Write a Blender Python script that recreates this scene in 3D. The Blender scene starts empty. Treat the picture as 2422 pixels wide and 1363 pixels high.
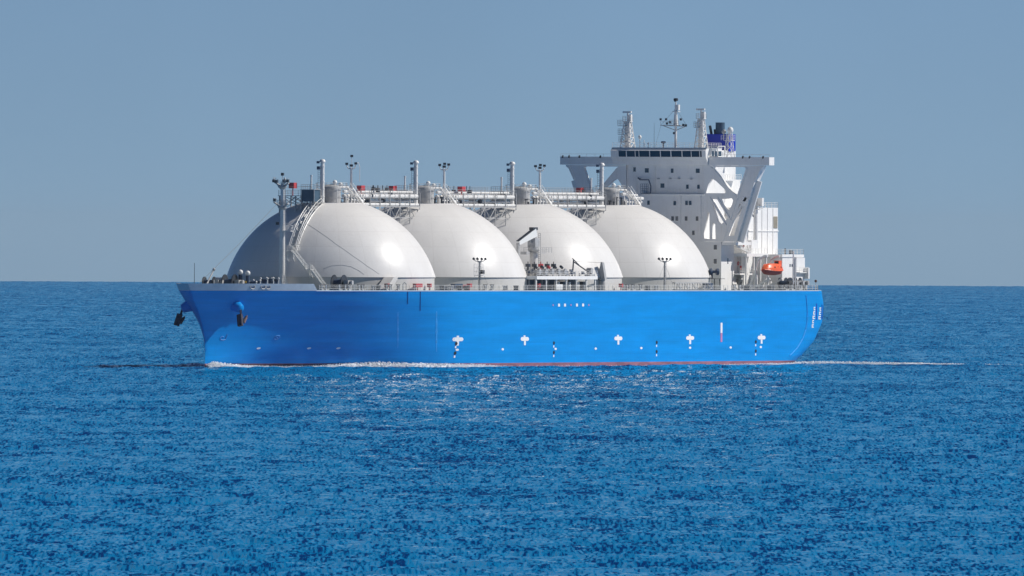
import bpy, math, random
import numpy as np
from mathutils import Vector, Matrix

SC = bpy.context.scene
COL = SC.collection
rnd = random.Random(7)
R_EARTH = 6371000.0

# ------------------------------------------------------------------ camera
CAM = np.array([4094.8257, 1866.1196, 27.9108])
FW = Vector((-0.91091896, -0.41257759, -0.00252699)).normalized()
RT = Vector((-0.41258529, 0.91090453, 0.00512996)).normalized()
UP = RT.cross(FW).normalized()
cam_d = bpy.data.cameras.new('camera')
cam_d.sensor_width = 36.0
cam_d.lens = 742.444
cam_d.clip_start = 5.0
cam_d.clip_end = 60000.0
cam = bpy.data.objects.new('camera', cam_d)
COL.objects.link(cam)
m = Matrix((RT, UP, -FW)).transposed().to_4x4()
m.translation = Vector(CAM)
cam.matrix_world = m
SC.camera = cam

# ------------------------------------------------------------------ sky, sun, exposure
SUN = Vector((-0.388, 0.640, 0.663)).normalized()      # towards the sun
w = bpy.data.worlds.new('World')
SC.world = w
w.use_nodes = True
nt = w.node_tree
nt.nodes.clear()
out = nt.nodes.new('ShaderNodeOutputWorld')
bg = nt.nodes.new('ShaderNodeBackground')
sky = nt.nodes.new('ShaderNodeTexSky')
sky.sky_type = 'NISHITA'
sky.sun_disc = False
sky.sun_elevation = math.asin(SUN.z)
sky.sun_rotation = math.atan2(SUN.x, SUN.y)
sky.altitude = 0
sky.air_density = 0.33
sky.dust_density = 0.0
sky.ozone_density = 6.0
gen = nt.nodes.new('ShaderNodeTexCoord')
cl = nt.nodes.new('ShaderNodeTexNoise')                # very thin, even veil of cloud over the whole sky
cl.inputs['Scale'].default_value = 38.0
cl.inputs['Detail'].default_value = 5.0
nt.links.new(gen.outputs['Generated'], cl.inputs['Vector'])
mr = nt.nodes.new('ShaderNodeMapRange')
mr.inputs['From Min'].default_value = 0.3
mr.inputs['From Max'].default_value = 0.7
mr.inputs['To Min'].default_value = 0.96
mr.inputs['To Max'].default_value = 1.04
nt.links.new(cl.outputs[0], mr.inputs[0])
vm = nt.nodes.new('ShaderNodeVectorMath')
vm.operation = 'SCALE'
nt.links.new(sky.outputs[0], vm.inputs[0])
nt.links.new(mr.outputs[0], vm.inputs['Scale'])
nt.links.new(vm.outputs[0], bg.inputs[0])
bg.inputs[1].default_value = 0.066
nt.links.new(bg.outputs[0], out.inputs[0])

sun_d = bpy.data.lights.new('sun', 'SUN')
sun_d.energy = 4.3
sun_d.angle = math.radians(0.53)
sun_d.color = (1.0, 0.96, 0.90)
sun = bpy.data.objects.new('sun', sun_d)
COL.objects.link(sun)
sun.rotation_euler = SUN.to_track_quat('Z', 'Y').to_euler()
sun.location = (0, 0, 300)

SC.view_settings.view_transform = 'Standard'
SC.view_settings.look = 'None'
SC.view_settings.exposure = 0.0
SC.view_settings.gamma = 1.0
SC.view_settings.use_curve_mapping = False
SC.render.engine = 'CYCLES'
SC.cycles.use_denoising = True
SC.cycles.max_bounces = 6
SC.cycles.diffuse_bounces = 3
SC.cycles.glossy_bounces = 3


# ------------------------------------------------------------------ materials
MATS = {}


def mat(name, col, rough=0.5, metal=0.0, var=0.0, scale=0.4, stretch=(1, 1, 1), dirt=None, dirt_amt=0.0,
        bump=0.0, spec=0.5, coat=0.0):
    """painted surface: base colour with soft noise variation, optional streaky dirt and fine relief"""
    mt = bpy.data.materials.new(name)
    mt.use_nodes = True
    t = mt.node_tree
    b = t.nodes['Principled BSDF']
    b.inputs['Base Color'].default_value = (*col, 1)
    b.inputs['Roughness'].default_value = rough
    b.inputs['Metallic'].default_value = metal
    b.inputs['Specular IOR Level'].default_value = spec
    b.inputs['Coat Weight'].default_value = coat
    b.inputs['Coat Roughness'].default_value = 0.25
    if var > 0 or dirt or bump > 0:
        tc = t.nodes.new('ShaderNodeTexCoord')
        mp = t.nodes.new('ShaderNodeMapping')
        mp.inputs['Scale'].default_value = stretch
        t.links.new(tc.outputs['Object'], mp.inputs[0])
        n = t.nodes.new('ShaderNodeTexNoise')
        n.inputs['Scale'].default_value = scale
        n.inputs['Detail'].default_value = 6
        n.inputs['Roughness'].default_value = 0.62
        t.links.new(mp.outputs[0], n.inputs['Vector'])
        cur = None
        if var > 0:
            r = t.nodes.new('ShaderNodeValToRGB')
            r.color_ramp.elements[0].position = 0.3
            r.color_ramp.elements[1].position = 0.7
            r.color_ramp.elements[0].color = (*[max(0, c * (1 - var)) for c in col], 1)
            r.color_ramp.elements[1].color = (*[min(1, c * (1 + var)) for c in col], 1)
            t.links.new(n.outputs[0], r.inputs[0])
            cur = r.outputs[0]
        if dirt:
            mp2 = t.nodes.new('ShaderNodeMapping')
            mp2.inputs['Scale'].default_value = (1.6, 1.6, 0.16)
            t.links.new(tc.outputs['Object'], mp2.inputs[0])
            n2 = t.nodes.new('ShaderNodeTexNoise')
            n2.inputs['Scale'].default_value = 0.9
            n2.inputs['Detail'].default_value = 7
            n2.inputs['Roughness'].default_value = 0.7
            t.links.new(mp2.outputs[0], n2.inputs['Vector'])
            r2 = t.nodes.new('ShaderNodeValToRGB')
            r2.color_ramp.elements[0].position = 0.52
            r2.color_ramp.elements[1].position = 0.78
            r2.color_ramp.elements[0].color = (0, 0, 0, 1)
            r2.color_ramp.elements[1].color = (dirt_amt, dirt_amt, dirt_amt, 1)
            t.links.new(n2.outputs[0], r2.inputs[0])
            mx = t.nodes.new('ShaderNodeMix')
            mx.data_type = 'RGBA'
            mx.inputs[7].default_value = (*dirt, 1)
            if cur:
                t.links.new(cur, mx.inputs[6])
            else:
                mx.inputs[6].default_value = (*col, 1)
            t.links.new(r2.outputs[0], mx.inputs[0])
            cur = mx.outputs[2]
        if cur:
            t.links.new(cur, b.inputs['Base Color'])
        if bump > 0:
            bp = t.nodes.new('ShaderNodeBump')
            bp.inputs['Strength'].default_value = 1.0
            bp.inputs['Distance'].default_value = bump
            t.links.new(n.outputs[0], bp.inputs['Height'])
            t.links.new(bp.outputs[0], b.inputs['Normal'])
    MATS[name] = mt
    return mt


mat('hull_blue', (0.0, 0.27, 0.70), 0.45, var=0.11, scale=0.5, stretch=(0.12, 0.12, 1.6), dirt=(0.0, 0.19, 0.58),
    dirt_amt=0.30, spec=0.06)
mat('boot_red', (0.27, 0.11, 0.15), 0.7, var=0.35, scale=1.2, stretch=(0.2, 0.2, 1))
mat('scar', (0.02, 0.33, 0.80), 0.6, var=0.2, scale=2)
mat('pipe_blue', (0.0, 0.10, 0.38), 0.5)
mat('scuff', (0.10, 0.36, 0.75), 0.6, var=0.3, scale=2)
mat('tank_white', (0.80, 0.785, 0.765), 0.33, var=0.05, scale=0.12, stretch=(1, 1, .35), dirt=(0.58, 0.54, 0.48), dirt_amt=0.20, spec=0.22, bump=0.05)
mat('skirt_white', (0.66, 0.645, 0.62), 0.4, var=0.05, scale=0.3, dirt=(0.50, 0.46, 0.40), dirt_amt=0.25)
mat('house_white', (0.86, 0.85, 0.83), 0.42, var=0.04, scale=0.4, dirt=(0.50, 0.43, 0.36), dirt_amt=0.28)
mat('paint_white', (0.82, 0.82, 0.80), 0.45)
mat('mark_white', (0.86, 0.86, 0.86), 0.5)
mat('mark_pink', (0.55, 0.22, 0.42), 0.5)
mat('pipe_white', (0.80, 0.79, 0.77), 0.35, var=0.08, scale=1.5)
mat('steel_grey', (0.42, 0.42, 0.42), 0.45, var=0.2, scale=1.2)
mat('bulwark_grey', (0.46, 0.53, 0.60), 0.45, var=0.08, scale=0.6)
mat('deck_green', (0.16, 0.20, 0.19), 0.8, var=0.2, scale=0.3)
mat('dark_steel', (0.035, 0.042, 0.055), 0.5, var=0.3, scale=1.5)
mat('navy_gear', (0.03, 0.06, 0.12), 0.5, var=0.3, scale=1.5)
mat('black', (0.012, 0.012, 0.014), 0.5)
mat('red_box', (0.52, 0.06, 0.07), 0.5, var=0.15, scale=1)
mat('yellow', (0.70, 0.45, 0.08), 0.5)
mat('orange', (0.85, 0.13, 0.035), 0.38, var=0.08, scale=1.2)
mat('orange_dark', (0.34, 0.05, 0.035), 0.5)
mat('glass', (0.010, 0.030, 0.060), 0.08, spec=0.8)
mat('funnel_blue', (0.0, 0.022, 0.46), 0.4, var=0.08, scale=0.6)
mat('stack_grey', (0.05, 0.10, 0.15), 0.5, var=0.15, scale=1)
mat('anchor_iron', (0.018, 0.024, 0.05), 0.7, var=0.4, scale=2)
mat('rust', (0.15, 0.095, 0.085), 0.8, var=0.3, scale=2)
mat('louvre', (0.42, 0.38, 0.30), 0.6)
mat('wire', (0.08, 0.085, 0.09), 0.6)


def seams(mt, kind):
    """faint welded plate joints: darker hairlines laid over the paint colour"""
    t = mt.node_tree
    b = t.nodes['Principled BSDF']
    src = b.inputs['Base Color'].links[0].from_socket
    tc = t.nodes.new('ShaderNodeTexCoord')
    sp = t.nodes.new('ShaderNodeSeparateXYZ')
    cb = t.nodes.new('ShaderNodeCombineXYZ')
    br = t.nodes.new('ShaderNodeTexBrick')
    br.inputs['Color1'].default_value = (1, 1, 1, 1)
    br.inputs['Mortar Smooth'].default_value = 0.6
    if kind == 'hull':
        t.links.new(tc.outputs['Object'], sp.inputs[0])
        t.links.new(sp.outputs[0], cb.inputs[0])
        t.links.new(sp.outputs[2], cb.inputs[1])
        br.inputs['Scale'].default_value = 1.0
        br.inputs['Brick Width'].default_value = 14.0
        br.inputs['Row Height'].default_value = 2.55
        br.inputs['Mortar Size'].default_value = 0.10
        br.inputs['Color2'].default_value = (0.955, 0.955, 0.97, 1)
        br.inputs['Mortar'].default_value = (0.90, 0.90, 0.93, 1)
    else:
        t.links.new(tc.outputs['Generated'], sp.inputs[0])
        xs = []
        for k in (0, 1):
            q = t.nodes.new('ShaderNodeMath')
            q.operation = 'SUBTRACT'
            q.inputs[1].default_value = 0.5
            t.links.new(sp.outputs[k], q.inputs[0])
            xs.append(q.outputs[0])
        at = t.nodes.new('ShaderNodeMath')
        at.operation = 'ARCTAN2'
        t.links.new(xs[1], at.inputs[0])
        t.links.new(xs[0], at.inputs[1])
        t.links.new(at.outputs[0], cb.inputs[0])
        t.links.new(sp.outputs[2], cb.inputs[1])
        br.inputs['Scale'].default_value = 1.0
        br.inputs['Brick Width'].default_value = 0.262
        br.inputs['Row Height'].default_value = 0.205
        br.inputs['Mortar Size'].default_value = 0.0035
        br.offset = 0.0
        br.inputs['Color2'].default_value = (0.975, 0.972, 0.965, 1)
        br.inputs['Mortar'].default_value = (0.90, 0.89, 0.88, 1)
    t.links.new(cb.outputs[0], br.inputs['Vector'])
    mx = t.nodes.new('ShaderNodeMix')
    mx.data_type = 'RGBA'
    mx.blend_type = 'MULTIPLY'
    mx.inputs[0].default_value = 1.0
    t.links.new(src, mx.inputs[6])
    t.links.new(br.outputs[0], mx.inputs[7])
    t.links.new(mx.outputs[2], b.inputs['Base Color'])


seams(MATS['hull_blue'], 'hull')
seams(MATS['tank_white'], 'cover')


# ------------------------------------------------------------------ mesh builder
class MB:
    def __init__(s):
        s.v = []
        s.f = []
        s.mi = []
        s.cur = 0

    def quad(s, *ids):
        s.f.append(tuple(ids))
        s.mi.append(s.cur)

    def box(s, x0, x1, y0, y1, z0, z1):
        k = len(s.v)
        s.v += [(x, y, z) for x in (x0, x1) for y in (y0, y1) for z in (z0, z1)]
        for q in ((0, 1, 3, 2), (4, 6, 7, 5), (0, 4, 5, 1), (2, 3, 7, 6), (0, 2, 6, 4), (1, 5, 7, 3)):
            s.quad(*[k + i for i in q])
        return s

    def obox(s, c, ax, ay, az, hx, hy, hz):
        """box with its own axes"""
        k = len(s.v)
        c = Vector(c)
        for sx in (-1, 1):
            for sy in (-1, 1):
                for sz in (-1, 1):
                    s.v.append(tuple(c + ax * hx * sx + ay * hy * sy + az * hz * sz))
        for q in ((0, 1, 3, 2), (4, 6, 7, 5), (0, 4, 5, 1), (2, 3, 7, 6), (0, 2, 6, 4), (1, 5, 7, 3)):
            s.quad(*[k + i for i in q])
        return s

    def beam(s, a, b, wy, wz):
        """rectangular bar from a to b"""
        a, b = Vector(a), Vector(b)
        ax = (b - a).normalized()
        up = Vector((0, 0, 1)) if abs(ax.z) < 0.95 else Vector((1, 0, 0))
        ay = up.cross(ax).normalized()
        az = ax.cross(ay)
        return s.obox((a + b) / 2, ax, ay, az, (b - a).length / 2, wy / 2, wz / 2)

    def cyl(s, a, b, r0, r1=None, n=10, cap=True):
        r1 = r0 if r1 is None else r1
        a, b = Vector(a), Vector(b)
        ax = (b - a).normalized()
        up = Vector((0, 0, 1)) if abs(ax.z) < 0.9 else Vector((1, 0, 0))
        u = up.cross(ax).normalized()
        v = ax.cross(u)
        k = len(s.v)
        for p, r in ((a, r0), (b, r1)):
            for i in range(n):
                t = 2 * math.pi * i / n
                s.v.append(tuple(p + u * r * math.cos(t) + v * r * math.sin(t)))
        for i in range(n):
            j = (i + 1) % n
            s.quad(k + i, k + j, k + n + j, k + n + i)
        if cap:
            s.quad(*[k + n - 1 - i for i in range(n)])
            s.quad(*[k + n + i for i in range(n)])
        return s

    def tube(s, pts, r, n=6):
        for a, b in zip(pts[:-1], pts[1:]):
            s.cyl(a, b, r, n=n)
        return s

    def lathe(s, c, prof, n=32, a0=0.0, a1=2 * math.pi):
        k = len(s.v)
        full = abs(a1 - a0 - 2 * math.pi) < 1e-6
        mcount = n if full else n + 1
        for r, z in prof:
            for i in range(mcount):
                t = a0 + (a1 - a0) * i / n
                s.v.append((c[0] + r * math.cos(t), c[1] + r * math.sin(t), c[2] + z))
        for q in range(len(prof) - 1):
            for i in range(n):
                j = (i + 1) % mcount
                s.quad(k + q * mcount + i, k + q * mcount + j, k + (q + 1) * mcount + j, k + (q + 1) * mcount + i)
        return s

    def ball(s, c, r, n=10, squash=1.0):
        prof = [(r * math.sin(math.pi * i / 6), -r * squash * math.cos(math.pi * i / 6)) for i in range(7)]
        return s.lathe(c, prof, n)

    def prism(s, poly, axis, a, b):
        """polygon extruded along an axis (0: polygon in y,z ; 1: in x,z ; 2: in x,y)"""
        k = len(s.v)
        n = len(poly)
        for t in (a, b):
            for p, q in poly:
                s.v.append({0: (t, p, q), 1: (p, t, q), 2: (p, q, t)}[axis])
        for i in range(n):
            j = (i + 1) % n
            s.quad(k + i, k + j, k + n + j, k + n + i)
        s.quad(*[k + n - 1 - i for i in range(n)])
        s.quad(*[k + n + i for i in range(n)])
        return s

    def rail(s, pts, h=1.1, step=2.0, r=0.04, rows=3):
        pts = [Vector(p) for p in pts]
        for k in range(1, rows + 1):
            dz = Vector((0, 0, h * k / rows))
            s.tube([p + dz for p in pts], r * 0.8, 5)
        for a, b in zip(pts[:-1], pts[1:]):
            nseg = max(1, int((b - a).length / step))
            for i in range(nseg + 1):
                p = a.lerp(b, i / nseg)
                s.cyl(p, p + Vector((0, 0, h)), r, n=5, cap=False)
        return s

    def ladder(s, a, b, wdt=0.5, r=0.035, side=Vector((0, 1, 0)), step=0.4):
        a, b = Vector(a), Vector(b)
        sd = side.normalized() * wdt / 2
        s.cyl(a + sd, b + sd, r, n=5)
        s.cyl(a - sd, b - sd, r, n=5)
        nst = max(2, int((b - a).length / step))
        for i in range(nst + 1):
            p = a.lerp(b, i / nst)
            s.cyl(p - sd, p + sd, r * 0.8, n=4, cap=False)
        return s

    def stair(s, a, b, wdt, side):
        """inclined ladder with stringers, treads and handrails"""
        a, b = Vector(a), Vector(b)
        sd = Vector(side).normalized() * wdt / 2
        for sg in (-1, 1):
            s.beam(a + sd * sg, b + sd * sg, 0.1, 0.28)
            up = Vector((0, 0, 1.0))
            s.cyl(a + sd * sg + up, b + sd * sg + up, 0.04, n=5)
            for i in range(5):
                p = a.lerp(b, i / 4) + sd * sg
                s.cyl(p, p + up, 0.035, n=5)
        nst = int((b - a).length / 0.32)
        for i in range(nst + 1):
            p = a.lerp(b, i / nst)
            s.beam(p - sd, p + sd, 0.22, 0.04)
        return s

    def build(s, name, mats, parent=None, smooth=False, label=None):
        me = bpy.data.meshes.new(name)
        me.from_pydata(s.v, [], s.f)
        if isinstance(mats, str):
            mats = [mats]
        for mn in mats:
            me.materials.append(MATS[mn])
        if len(mats) > 1:
            me.polygons.foreach_set('material_index', s.mi)
        if smooth:
            me.polygons.foreach_set('use_smooth', [True] * len(me.polygons))
        me.update()
        o = bpy.data.objects.new(name, me)
        COL.objects.link(o)
        if smooth == 'auto':
            try:
                me.set_sharp_from_angle(angle=math.radians(35))
            except Exception:
                pass
        if parent:
            o.parent = parent
        if label:
            o['label'] = label
        return o


def copy_tree(o, parent, off):
    """a copy of a part and its sub-parts, moved by an offset"""
    c = o.copy()
    COL.objects.link(c)
    c.parent = parent
    c.location = Vector(o.location) + Vector(off)
    for ch in list(o.children):
        d = ch.copy()
        COL.objects.link(d)
        d.parent = c
    return c


# ------------------------------------------------------------------ sea
def build_sea():
    rs = np.random.RandomState(11)
    fw = np.array([FW.x, FW.y])
    fw /= np.linalg.norm(fw)
    rt = np.array([RT.x, RT.y])
    rt /= np.linalg.norm(rt)
    nr, nc = 1900, 620
    r = 1480.0 * (27000.0 / 1480.0) ** (np.arange(nr) / (nr - 1))
    a = np.radians(np.linspace(-2.0, 2.0, nc))
    r2, a2 = np.meshgrid(r, a, indexing='ij')
    x = CAM[0] + r2 * (fw[0] * np.cos(a2) + rt[0] * np.sin(a2))
    y = CAM[1] + r2 * (fw[1] * np.cos(a2) + rt[1] * np.sin(a2))
    h = np.zeros_like(x)
    # wind sea: trains of waves around one mean direction, short ones steeper
    base = math.atan2(fw[1], fw[0]) + math.radians(24)
    ncomp = 64
    for k in range(ncomp):
        lam = 1.2 * (40.0 / 1.2) ** ((k + rs.rand()) / ncomp)
        th = base + rs.randn() * math.radians(38)
        kx, ky = 2 * math.pi / lam * math.cos(th), 2 * math.pi / lam * math.sin(th)
        amp = SEA_SLOPE * lam / (2 * math.pi) * (1.0 if lam < 6 else (6.0 / lam) ** 0.75)
        ph = kx * x + ky * y + rs.rand() * 6.283
        h += amp * (np.sin(ph) + 0.22 * np.cos(2 * ph))
    # groups of higher and lower waves
    g = np.zeros_like(x)
    for k in range(10):
        lam = 60.0 * (420.0 / 60.0) ** rs.rand()
        th = base + rs.randn() * math.radians(50)
        g += np.sin(2 * math.pi / lam * (math.cos(th) * x + math.sin(th) * y) + rs.rand() * 6.283)
    h *= 1.0 + 0.20 * g / math.sqrt(5.0)
    z = h - (x * x + y * y) / (2 * R_EARTH)
    verts = np.stack([x, y, z], -1).reshape(-1, 3).astype(np.float32)
    i = np.arange(nr - 1)[:, None] * nc + np.arange(nc - 1)[None, :]
    faces = np.stack([i, i + nc, i + nc + 1, i + 1], -1).reshape(-1, 4)
    # the rest of the sea all round, coarser, a little lower where it runs under the fine part
    rc = np.concatenate([[0.0], 60 * (30000.0 / 60.0) ** (np.arange(90) / 89.0)])
    na = 180
    ac = np.linspace(0, 2 * math.pi, na, endpoint=False)
    rr, aa = np.meshgrid(rc, ac, indexing='ij')
    xc = CAM[0] + rr * np.cos(aa)
    yc = CAM[1] + rr * np.sin(aa)
    zc = -(xc * xc + yc * yc) / (2 * R_EARTH) - 2.0 - 0.0
    off = len(verts)
    verts = np.concatenate([verts, np.stack([xc, yc, zc], -1).reshape(-1, 3).astype(np.float32)])
    ii = (np.arange(len(rc) - 1)[:, None] * na + np.arange(na)[None, :])
    jj = (np.arange(len(rc) - 1)[:, None] * na + (np.arange(na)[None, :] + 1) % na)
    fc = np.stack([ii, ii + na, jj + na, jj], -1).reshape(-1, 4) + off
    faces = np.concatenate([faces, fc]).astype(np.int32)
    me = bpy.data.meshes.new('sea')
    me.vertices.add(len(verts))
    me.vertices.foreach_set('co', verts.ravel())
    me.loops.add(faces.size)
    me.loops.foreach_set('vertex_index', faces.ravel())
    me.polygons.add(len(faces))
    me.polygons.foreach_set('loop_start', np.arange(0, faces.size, 4, dtype=np.int32))
    me.polygons.foreach_set('use_smooth', np.ones(len(faces), dtype=bool))
    me.update(calc_edges=True)
    o = bpy.data.objects.new('sea', me)
    COL.objects.link(o)
    mt = bpy.data.materials.new('sea_water')
    mt.use_nodes = True
    t = mt.node_tree
    t.nodes.remove(t.nodes['Principled BSDF'])
    outm = t.nodes['Material Output']
    tc = t.nodes.new('ShaderNodeTexCoord')

    def noise(scale, detail, rough, sx, sy, rot, off=0.0):
        m0 = t.nodes.new('ShaderNodeMapping')
        m0.inputs['Rotation'].default_value = (0, 0, rot)
        t.links.new(tc.outputs['Object'], m0.inputs[0])
        mp = t.nodes.new('ShaderNodeMapping')
        mp.inputs['Scale'].default_value = (1.0 / sx, 1.0 / sy, 1)
        mp.inputs['Location'].default_value = (off, off * 0.7, 0)
        t.links.new(m0.outputs[0], mp.inputs[0])
        n = t.nodes.new('ShaderNodeTexNoise')
        n.inputs['Scale'].default_value = scale
        n.inputs['Detail'].default_value = detail
        n.inputs['Roughness'].default_value = rough
        n.noise_dimensions = '2D'
        t.links.new(mp.outputs[0], n.inputs['Vector'])
        return n

    wind = -math.atan2(fw[1], fw[0])
    # wind-streaked ripple patches: smooth water mirrors the low sky, ruffled water shows its own blue
    n1 = noise(1.0, 2, 0.6, 0.36 * 11, 0.36, wind)
    n2 = noise(1.0, 2, 0.6, 1.20 * 11, 1.20, wind + 0.02, 13.0)
    n3 = noise(1.0, 2, 0.6, 5.0 * 9, 5.0, wind - 0.02, 31.0)
    n4 = noise(1.0, 3, 0.6, 42.0 * 3, 42.0, wind + 0.03, 77.0)

    def madd(x, k, y):
        q = t.nodes.new('ShaderNodeMath')
        q.operation = 'MULTIPLY_ADD'
        t.links.new(x, q.inputs[0])
        q.inputs[1].default_value = k
        if y is None:
            q.inputs[2].default_value = 0.0
        else:
            t.links.new(y, q.inputs[2])
        return q.outputs[0]

    rip = madd(n1.outputs[0], 0.42, madd(n2.outputs[0], 0.25, madd(n3.outputs[0], 0.18, madd(n4.outputs[0], 0.15, None))))
    rp = t.nodes.new('ShaderNodeMapRange')
    rp.inputs['From Min'].default_value = SEA_LO
    rp.inputs['From Max'].default_value = SEA_HI
    rp.inputs['To Min'].default_value = SEA_F0
    rp.inputs['To Max'].default_value = SEA_F1
    t.links.new(rip, rp.inputs[0])
    # body colour follows the ripples: bright reflecting patches are partly painted into it
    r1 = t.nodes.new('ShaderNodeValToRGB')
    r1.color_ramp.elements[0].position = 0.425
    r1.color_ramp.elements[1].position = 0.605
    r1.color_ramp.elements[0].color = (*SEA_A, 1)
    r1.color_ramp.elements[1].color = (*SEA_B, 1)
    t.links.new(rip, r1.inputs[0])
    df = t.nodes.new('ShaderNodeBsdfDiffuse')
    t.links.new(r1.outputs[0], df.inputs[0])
    gl = t.nodes.new('ShaderNodeBsdfGlossy')
    gl.inputs["Roughness"].default_value = 0.045
    # the smooth patches lie flatter than the wave they ride on
    geo = t.nodes.new('ShaderNodeNewGeometry')
    flat = t.nodes.new('ShaderNodeMix')
    flat.data_type = 'VECTOR'
    flat.inputs[0].default_value = 0.90
    flat.inputs[5].default_value = (0, 0, 1)
    t.links.new(geo.outputs['Normal'], flat.inputs[4])
    t.links.new(flat.outputs[1], gl.inputs['Normal'])
    mx = t.nodes.new('ShaderNodeMixShader')
    t.links.new(rp.outputs[0], mx.inputs[0])
    t.links.new(df.outputs[0], mx.inputs[1])
    t.links.new(gl.outputs[0], mx.inputs[2])
    t.links.new(mx.outputs[0], outm.inputs[0])
    me.materials.append(mt)
    o['kind'] = 'structure'
    o['label'] = 'deep blue wind-ruffled sea reaching to the horizon'
    o['category'] = 'sea'
    return o


SEA_SLOPE = 0.026
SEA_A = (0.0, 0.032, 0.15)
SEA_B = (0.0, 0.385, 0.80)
SEA_LO, SEA_HI, SEA_F0, SEA_F1 = 0.485, 0.575, 0.02, 0.70
build_sea()

# ------------------------------------------------------------------ ship: root
ship = bpy.data.objects.new('gas_tanker', None)
COL.objects.link(ship)
ship['label'] = 'blue-hulled gas tanker with four white domed tanks, alone on the sea'
ship['category'] = 'ship'

# ------------------------------------------------------------------ hull form
HZ = [-3, 0, 3, 6, 9, 12, 14, 16, 17.6]
HXT = [128.9, 129.0, 128.8, 129.1, 130.3, 132.5, 134.6, 136, 137.5]                     # stem profile
SW = [0, 4, 9, 19, 29, 39, 49, 59, 69, 79, 90]
WB = [0, .25, .6, 1.8, 4.2, 7.6, 11.8, 16.6, 21.2, 23.9, 24.5]                          # waterline entry
HZS = [-3, 0, 2, 5, 9, 13, 16]
HXF = [-100, -109.7, -118.6, -128.5, -134.5, -135.5, -133.5]
HBE = [9, 11, 13.5, 16.5, 19, 20.5, 20.5]
BEAM = 24.5


def crom(x, X, Y):
    x = min(max(x, X[0]), X[-1])
    i = 0
    while i < len(X) - 2 and X[i + 1] < x:
        i += 1
    h = X[i + 1] - X[i]
    t = (x - X[i]) / h

    def tan(k):
        if k == 0:
            return (Y[1] - Y[0]) / (X[1] - X[0])
        if k == len(X) - 1:
            return 0.0
        return (Y[k + 1] - Y[k - 1]) / (X[k + 1] - X[k - 1])
    return ((2 * t ** 3 - 3 * t * t + 1) * Y[i] + (t ** 3 - 2 * t * t + t) * tan(i) * h
            + (-2 * t ** 3 + 3 * t * t) * Y[i + 1] + (t ** 3 - t * t) * tan(i + 1) * h)


def hb(x, z):
    """half breadth of the hull at station x and height z"""
    s = float(np.interp(z, HZ, HXT)) - x
    if s <= 0:
        return 0.0
    f = min(1.0, max(0.0, z / 16.0)) ** 0.62
    b = (1 - f) * crom(s, SW, WB) + f * BEAM * (1 - (1 - min(1.0, s / 80.0)) ** 1.92) ** 0.82
    xf, be = float(np.interp(z, HZS, HXF)), float(np.interp(z, HZS, HBE))
    t = min(1, max(0, (xf - x) / (xf + 140.0)))
    return min(b, BEAM - (BEAM - be) * t ** 2.4)


def stem(z):
    return float(np.interp(z, HZ, HXT))


def hull_mesh(z_rows, off=0.0):
    mb = MB()
    n = 110
    for z in z_rows:
        xt = stem(z)
        # stations, denser at both ends
        us = [0.5 - 0.5 * math.cos(math.pi * i / n) for i in range(n + 1)]
        xs = [-140 + (xt + 140) * u for u in us]
        row = [(x, hb(x, z) + (off if x < xt - 0.01 else 0), z) for x in xs]
        row2 = [(x, -(y), z) for x, y, z in reversed(row[:-1])]
        mb.v += row + row2
    k = 2 * n + 1
    for i in range(len(z_rows) - 1):
        for j in range(k):
            j2 = (j + 1) % k
            mb.quad(i * k + j, i * k + j2, (i + 1) * k + j2, (i + 1) * k + j)
    return mb, k


rows = [0.8 + 15.2 * i / 38 for i in range(39)]
mb, k = hull_mesh(rows)
hull = mb.build('hull', 'hull_blue', ship, smooth='auto')
mb, k = hull_mesh([-3, -2, -1, 0, 0.4, 0.8])
mb.build('boot_topping', 'boot_red', hull, smooth='auto', label='dull red band of paint at the waterline')
# main deck
mb = MB()
n = 120
for i in range(n + 1):
    x = -140 + 275.9 * i / n
    b = hb(x, 15.98)
    mb.v += [(x, b, 15.98), (x, -b, 15.98)]
for i in range(n):
    mb.quad(2 * i, 2 * i + 1, 2 * i + 3, 2 * i + 2)
mb.build('main_deck', 'deck_green', ship)
# deck-edge gunwale bar
for sg in (1, -1):
    mb = MB()
    pts = [(x, sg * (hb(x, 16) - 0.05), 16.05) for x in [-139.8 + 247.3 * i / 110 for i in range(111)]]
    for a, b in zip(pts[:-1], pts[1:]):
        mb.beam(a, b, 0.16, 0.22)
    mb.build('gunwale', 'bulwark_grey', ship)

# bulwark round the bow
mb = MB()
xs0 = [107.4 + (136.0 - 107.4) * (i / 60) for i in range(61)]
zt = []
for i, x in enumerate(xs0):
    hgt = 1.45 * min(1.0, (x - 107.4) / 1.6 + 0.12)
    zt.append(16.02 + hgt)
outer, inner = [], []
for sg in (1, -1):
    seq = list(zip(xs0, zt)) if sg > 0 else list(zip(xs0, zt))[::-1]
    for x, ztop in seq:
        b0 = hb(x, 16.0)
        xt = x + (ztop - 16.02) * 0.94 * max(0, (x - 107.4) / 28.6) ** 2
        b1 = hb(xt, ztop) if x < 135.99 else 0
        outer.append(((x, sg * b0, 16.02), (xt, sg * b1, ztop)))
base = len(mb.v)
for a, b in outer:
    mb.v += [a, b, (b[0] - 0.15, b[1] * 0.985, b[2]), (a[0] - 0.15, a[1] * 0.985, a[2])]
for i in range(len(outer) - 1):
    q = base + 4 * i
    mb.quad(q, q + 4, q + 5, q + 1)
    mb.quad(q + 1, q + 5, q + 6, q + 2)
    mb.quad(q + 2, q + 6, q + 7, q + 3)
bulwark = mb.build('bulwark', 'bulwark_grey', ship, smooth='auto', label='pale grey bulwark strip round the bow')


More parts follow.
